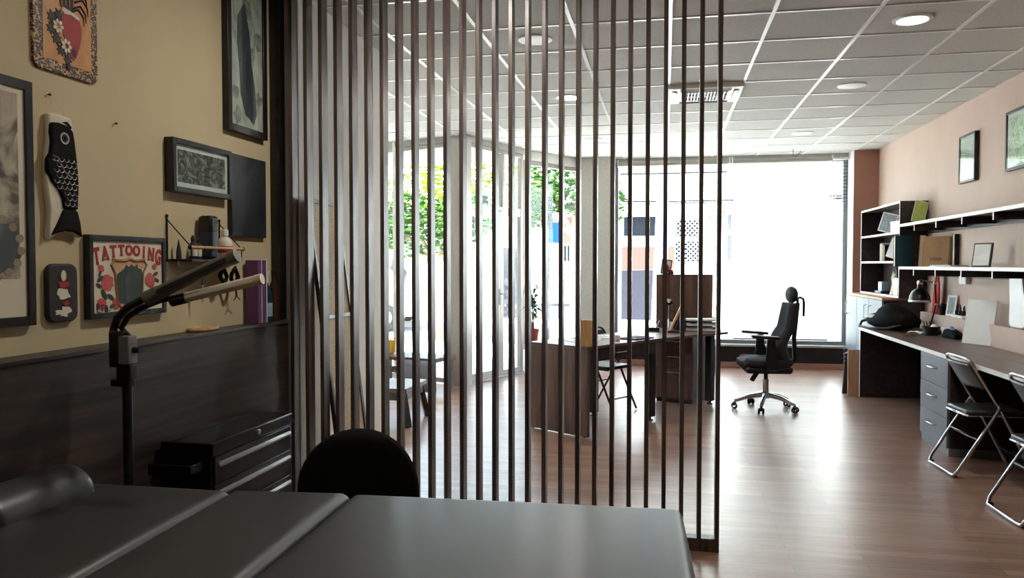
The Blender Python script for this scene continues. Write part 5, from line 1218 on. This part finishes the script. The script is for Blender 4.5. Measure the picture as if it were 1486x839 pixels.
# grey awning building far left
ab = thing('awning_shop', 'white shop with a grey awning behind the trees at the left', 'building', (-8.6, 27.0, 0)); rect_part('wall', 'facade', ab, -4, 3.2, 0, 5, -.1, 3.0, 0); rect_part('awning', 'greyshutter', ab, -3.6, 3.0, -1.2, 0, 2.9, 3.35, .02)
# pale blue pole and blue street sign
po = thing('street_pole', 'pale blue tapering street pole outside the clear window', 'pole', (-.10, 14.6, -.12)); m_ = MB(); m_.tube([(-.02, 0, 0), (.07, 0, 4.2)], [.155, .085], 16); m_.build('shaft', 'paleblue', po, smooth=True); m_ = MB(); m_.lathe([(.22, 0), (.22, .04), (.17, .06), (.17, .10)], (-.02, 0, 0), 18); m_.build('base', 'greyshutter', po)
sg_ = thing('street_sign', 'blue street sign on a thin grey pole left of the grey pillar', 'sign', (-2.36, 15.8, -.12)); m_ = MB(); m_.tube([(0, 0, 0), (0, 0, 3.0)], .035, 10); m_.build('pole', 'greyshutter', sg_, smooth=True); rect_part('plate', 'bluesign', sg_, .02, .26, -.05, -.03, 1.98, 2.40, .004); rect_part('banner', 'shade', sg_, -.02, .10, -.06, -.04, 2.28, 2.92, .002)
# parked van
vn = thing('parked_van', 'white parked van seen through the porch glass at the left', 'van', (-7.75, 17.6, -.12), .12)
m_ = MB(); m_.prism([(-2.3, .35), (2.1, .35), (2.15, .85), (1.75, 1.05), (1.15, 1.85), (.9, 1.98), (-2.2, 1.98), (-2.35, 1.7)], -.85, .85, 'y'); m_.build('body', 'carpaint', vn, bevel=.06)
for sy in (-.855, .855):
    m_ = MB(); m_.prism([(.25, 1.15), (1.45, 1.15), (1.0, 1.75), (.25, 1.80)], sy - .008, sy + .008, 'y'); m_.build('window', 'carglass', vn)
m_ = MB(); m_.bar((1.72, 0, 1.10), (1.20, 0, 1.82), 1.45, .02); m_.build('windscreen', 'carglass', vn)
for wx in (-1.5, 1.35):
    for sy in (-.78, .78): m_ = MB(); m_.lathe([(.18, -.10), (.31, -.09), (.33, -.05), (.33, .05), (.31, .09), (.18, .10)], (wx, sy, .33), 26, Matrix.Rotation(PI / 2, 3, 'X')); w_ = m_.build('wheel', 'tyre', vn, smooth=True); m_ = MB(); m_.lathe([(.001, -.105), (.17, -.105), (.17, .105), (.001, .105)], (wx, sy, .33), 20, Matrix.Rotation(PI / 2, 3, 'X')); m_.build('hub', 'steel', w_)
m_ = MB(); m_.b2(2.08, 2.16, -.8, -.5, .70, .84); m_.b2(2.08, 2.16, .5, .8, .70, .84); m_.build('headlamp', 'whiteplastic', vn, bevel=.02)
# trees
def tree(label, x, y, trunk_h, blobs, seed, mat, n=900):
    t_ = thing('street_tree', label, 'tree', (x, y, -.12)); rnd = random.Random(seed)
    m_ = MB(); m_.tube([(0, 0, 0), (.06, 0, trunk_h * .5), (-.02, 0, trunk_h)], [.12, .095, .08], 10)
    for (bx, by, bz, br) in blobs: m_.tube([(-.02, 0, trunk_h * .92), (bx * .5, by * .5, (trunk_h + bz) / 2), (bx, by, bz)], [.07, .05, .02], 8)
    m_.build('trunk', 'bark', t_, smooth=True)
    m_ = MB()
    per = n // len(blobs)
    for (bx, by, bz, br) in blobs:
        for k in range(per):
            while True:
                p = Vector((rnd.uniform(-1, 1), rnd.uniform(-1, 1), rnd.uniform(-1, 1)))
                if .25 < p.length < 1: break
            q = Vector((bx, by, bz)) + p * br; s_ = rnd.uniform(.05, .11)
            R_ = Matrix.Rotation(rnd.uniform(0, 6.28), 3, 'Z') @ Matrix.Rotation(rnd.uniform(-1.2, 1.2), 3, 'X')
            vs = [m_.bm.verts.new(q + R_ @ Vector(c_)) for c_ in ((-s_, 0, 0), (0, -s_ * .5, .01), (s_, 0, 0), (0, s_ * .5, .01))]; m_.bm.faces.new(vs)
    m_.build('crown', mat, t_)
tree('low green street tree outside the porch glass', -4.6, 15.3, 1.6, ((-.5, 0, 2.35, .7), (.3, .1, 2.3, .65), (-1.1, .2, 2.5, .7), (.8, 0, 2.55, .5)), 3, 'leaf', 2600)
tree('yellow green tree farther off above the low green street tree', -5.6, 20.0, 2.2, ((-.9, 0, 3.5, .9), (.2, 0, 3.6, 1.0), (1.3, .1, 3.45, .9), (2.2, .2, 3.3, .7)), 4, 'leafyellow', 3200)
tree('dark green tree above the blue street sign', -2.0, 17.2, 2.4, ((-.6, 0, 3.2, .6), (.1, .1, 3.3, .7), (.6, 0, 2.9, .6), (-1.0, 0, 2.7, .45)), 5, 'leaf', 2400)

# ------------------------------------------------------------------ light, sky, camera
W = bpy.data.worlds.new('sky'); S.world = W; W.use_nodes = True
nt = W.node_tree; bgn = nt.nodes['Background']
sky = nt.nodes.new('ShaderNodeTexSky'); sky.sky_type = 'NISHITA'; sky.sun_disc = False; sky.sun_elevation = math.radians(58); sky.sun_rotation = math.radians(200); sky.air_density = 1.0; sky.dust_density = 2.0
hs_ = nt.nodes.new('ShaderNodeHueSaturation'); hs_.inputs['Saturation'].default_value = .6; nt.links.new(sky.outputs[0], hs_.inputs['Color']); nt.links.new(hs_.outputs[0], bgn.inputs['Color']); bgn.inputs['Strength'].default_value = 1.4
sn = bpy.data.lights.new('sun', 'SUN'); sn.energy = 26; sn.angle = .01; sn.color = (1, .96, .9)
so_ = bpy.data.objects.new('sun', sn); COL.objects.link(so_); so_.rotation_euler = Vector((.50, .14, -.85)).to_track_quat('-Z', 'Y').to_euler()
cam = bpy.data.cameras.new('camera'); co = bpy.data.objects.new('camera', cam); COL.objects.link(co)
cam.sensor_width = 36; cam.lens = 36 * 1130 / 1486; cam.clip_start = .05; cam.clip_end = 300
co.location = (0, 0, 1.425); co.rotation_euler = (PI / 2 - math.radians(1.8), 0, math.radians(11.15))
S.camera = co
S.view_settings.view_transform = 'Standard'; S.view_settings.look = 'None'; S.view_settings.gamma = 1; S.view_settings.use_curve_mapping = False
S.view_settings.exposure = 1.35
cy = S.cycles
cy.use_denoising = True
try: cy.denoiser = 'OPENIMAGEDENOISE'
except Exception: pass
cy.max_bounces = 10; cy.diffuse_bounces = 6; cy.glossy_bounces = 4; cy.transparent_max_bounces = 16; cy.transmission_bounces = 6
cy.sample_clamp_indirect = 6; cy.caustics_reflective = False; cy.caustics_refractive = False
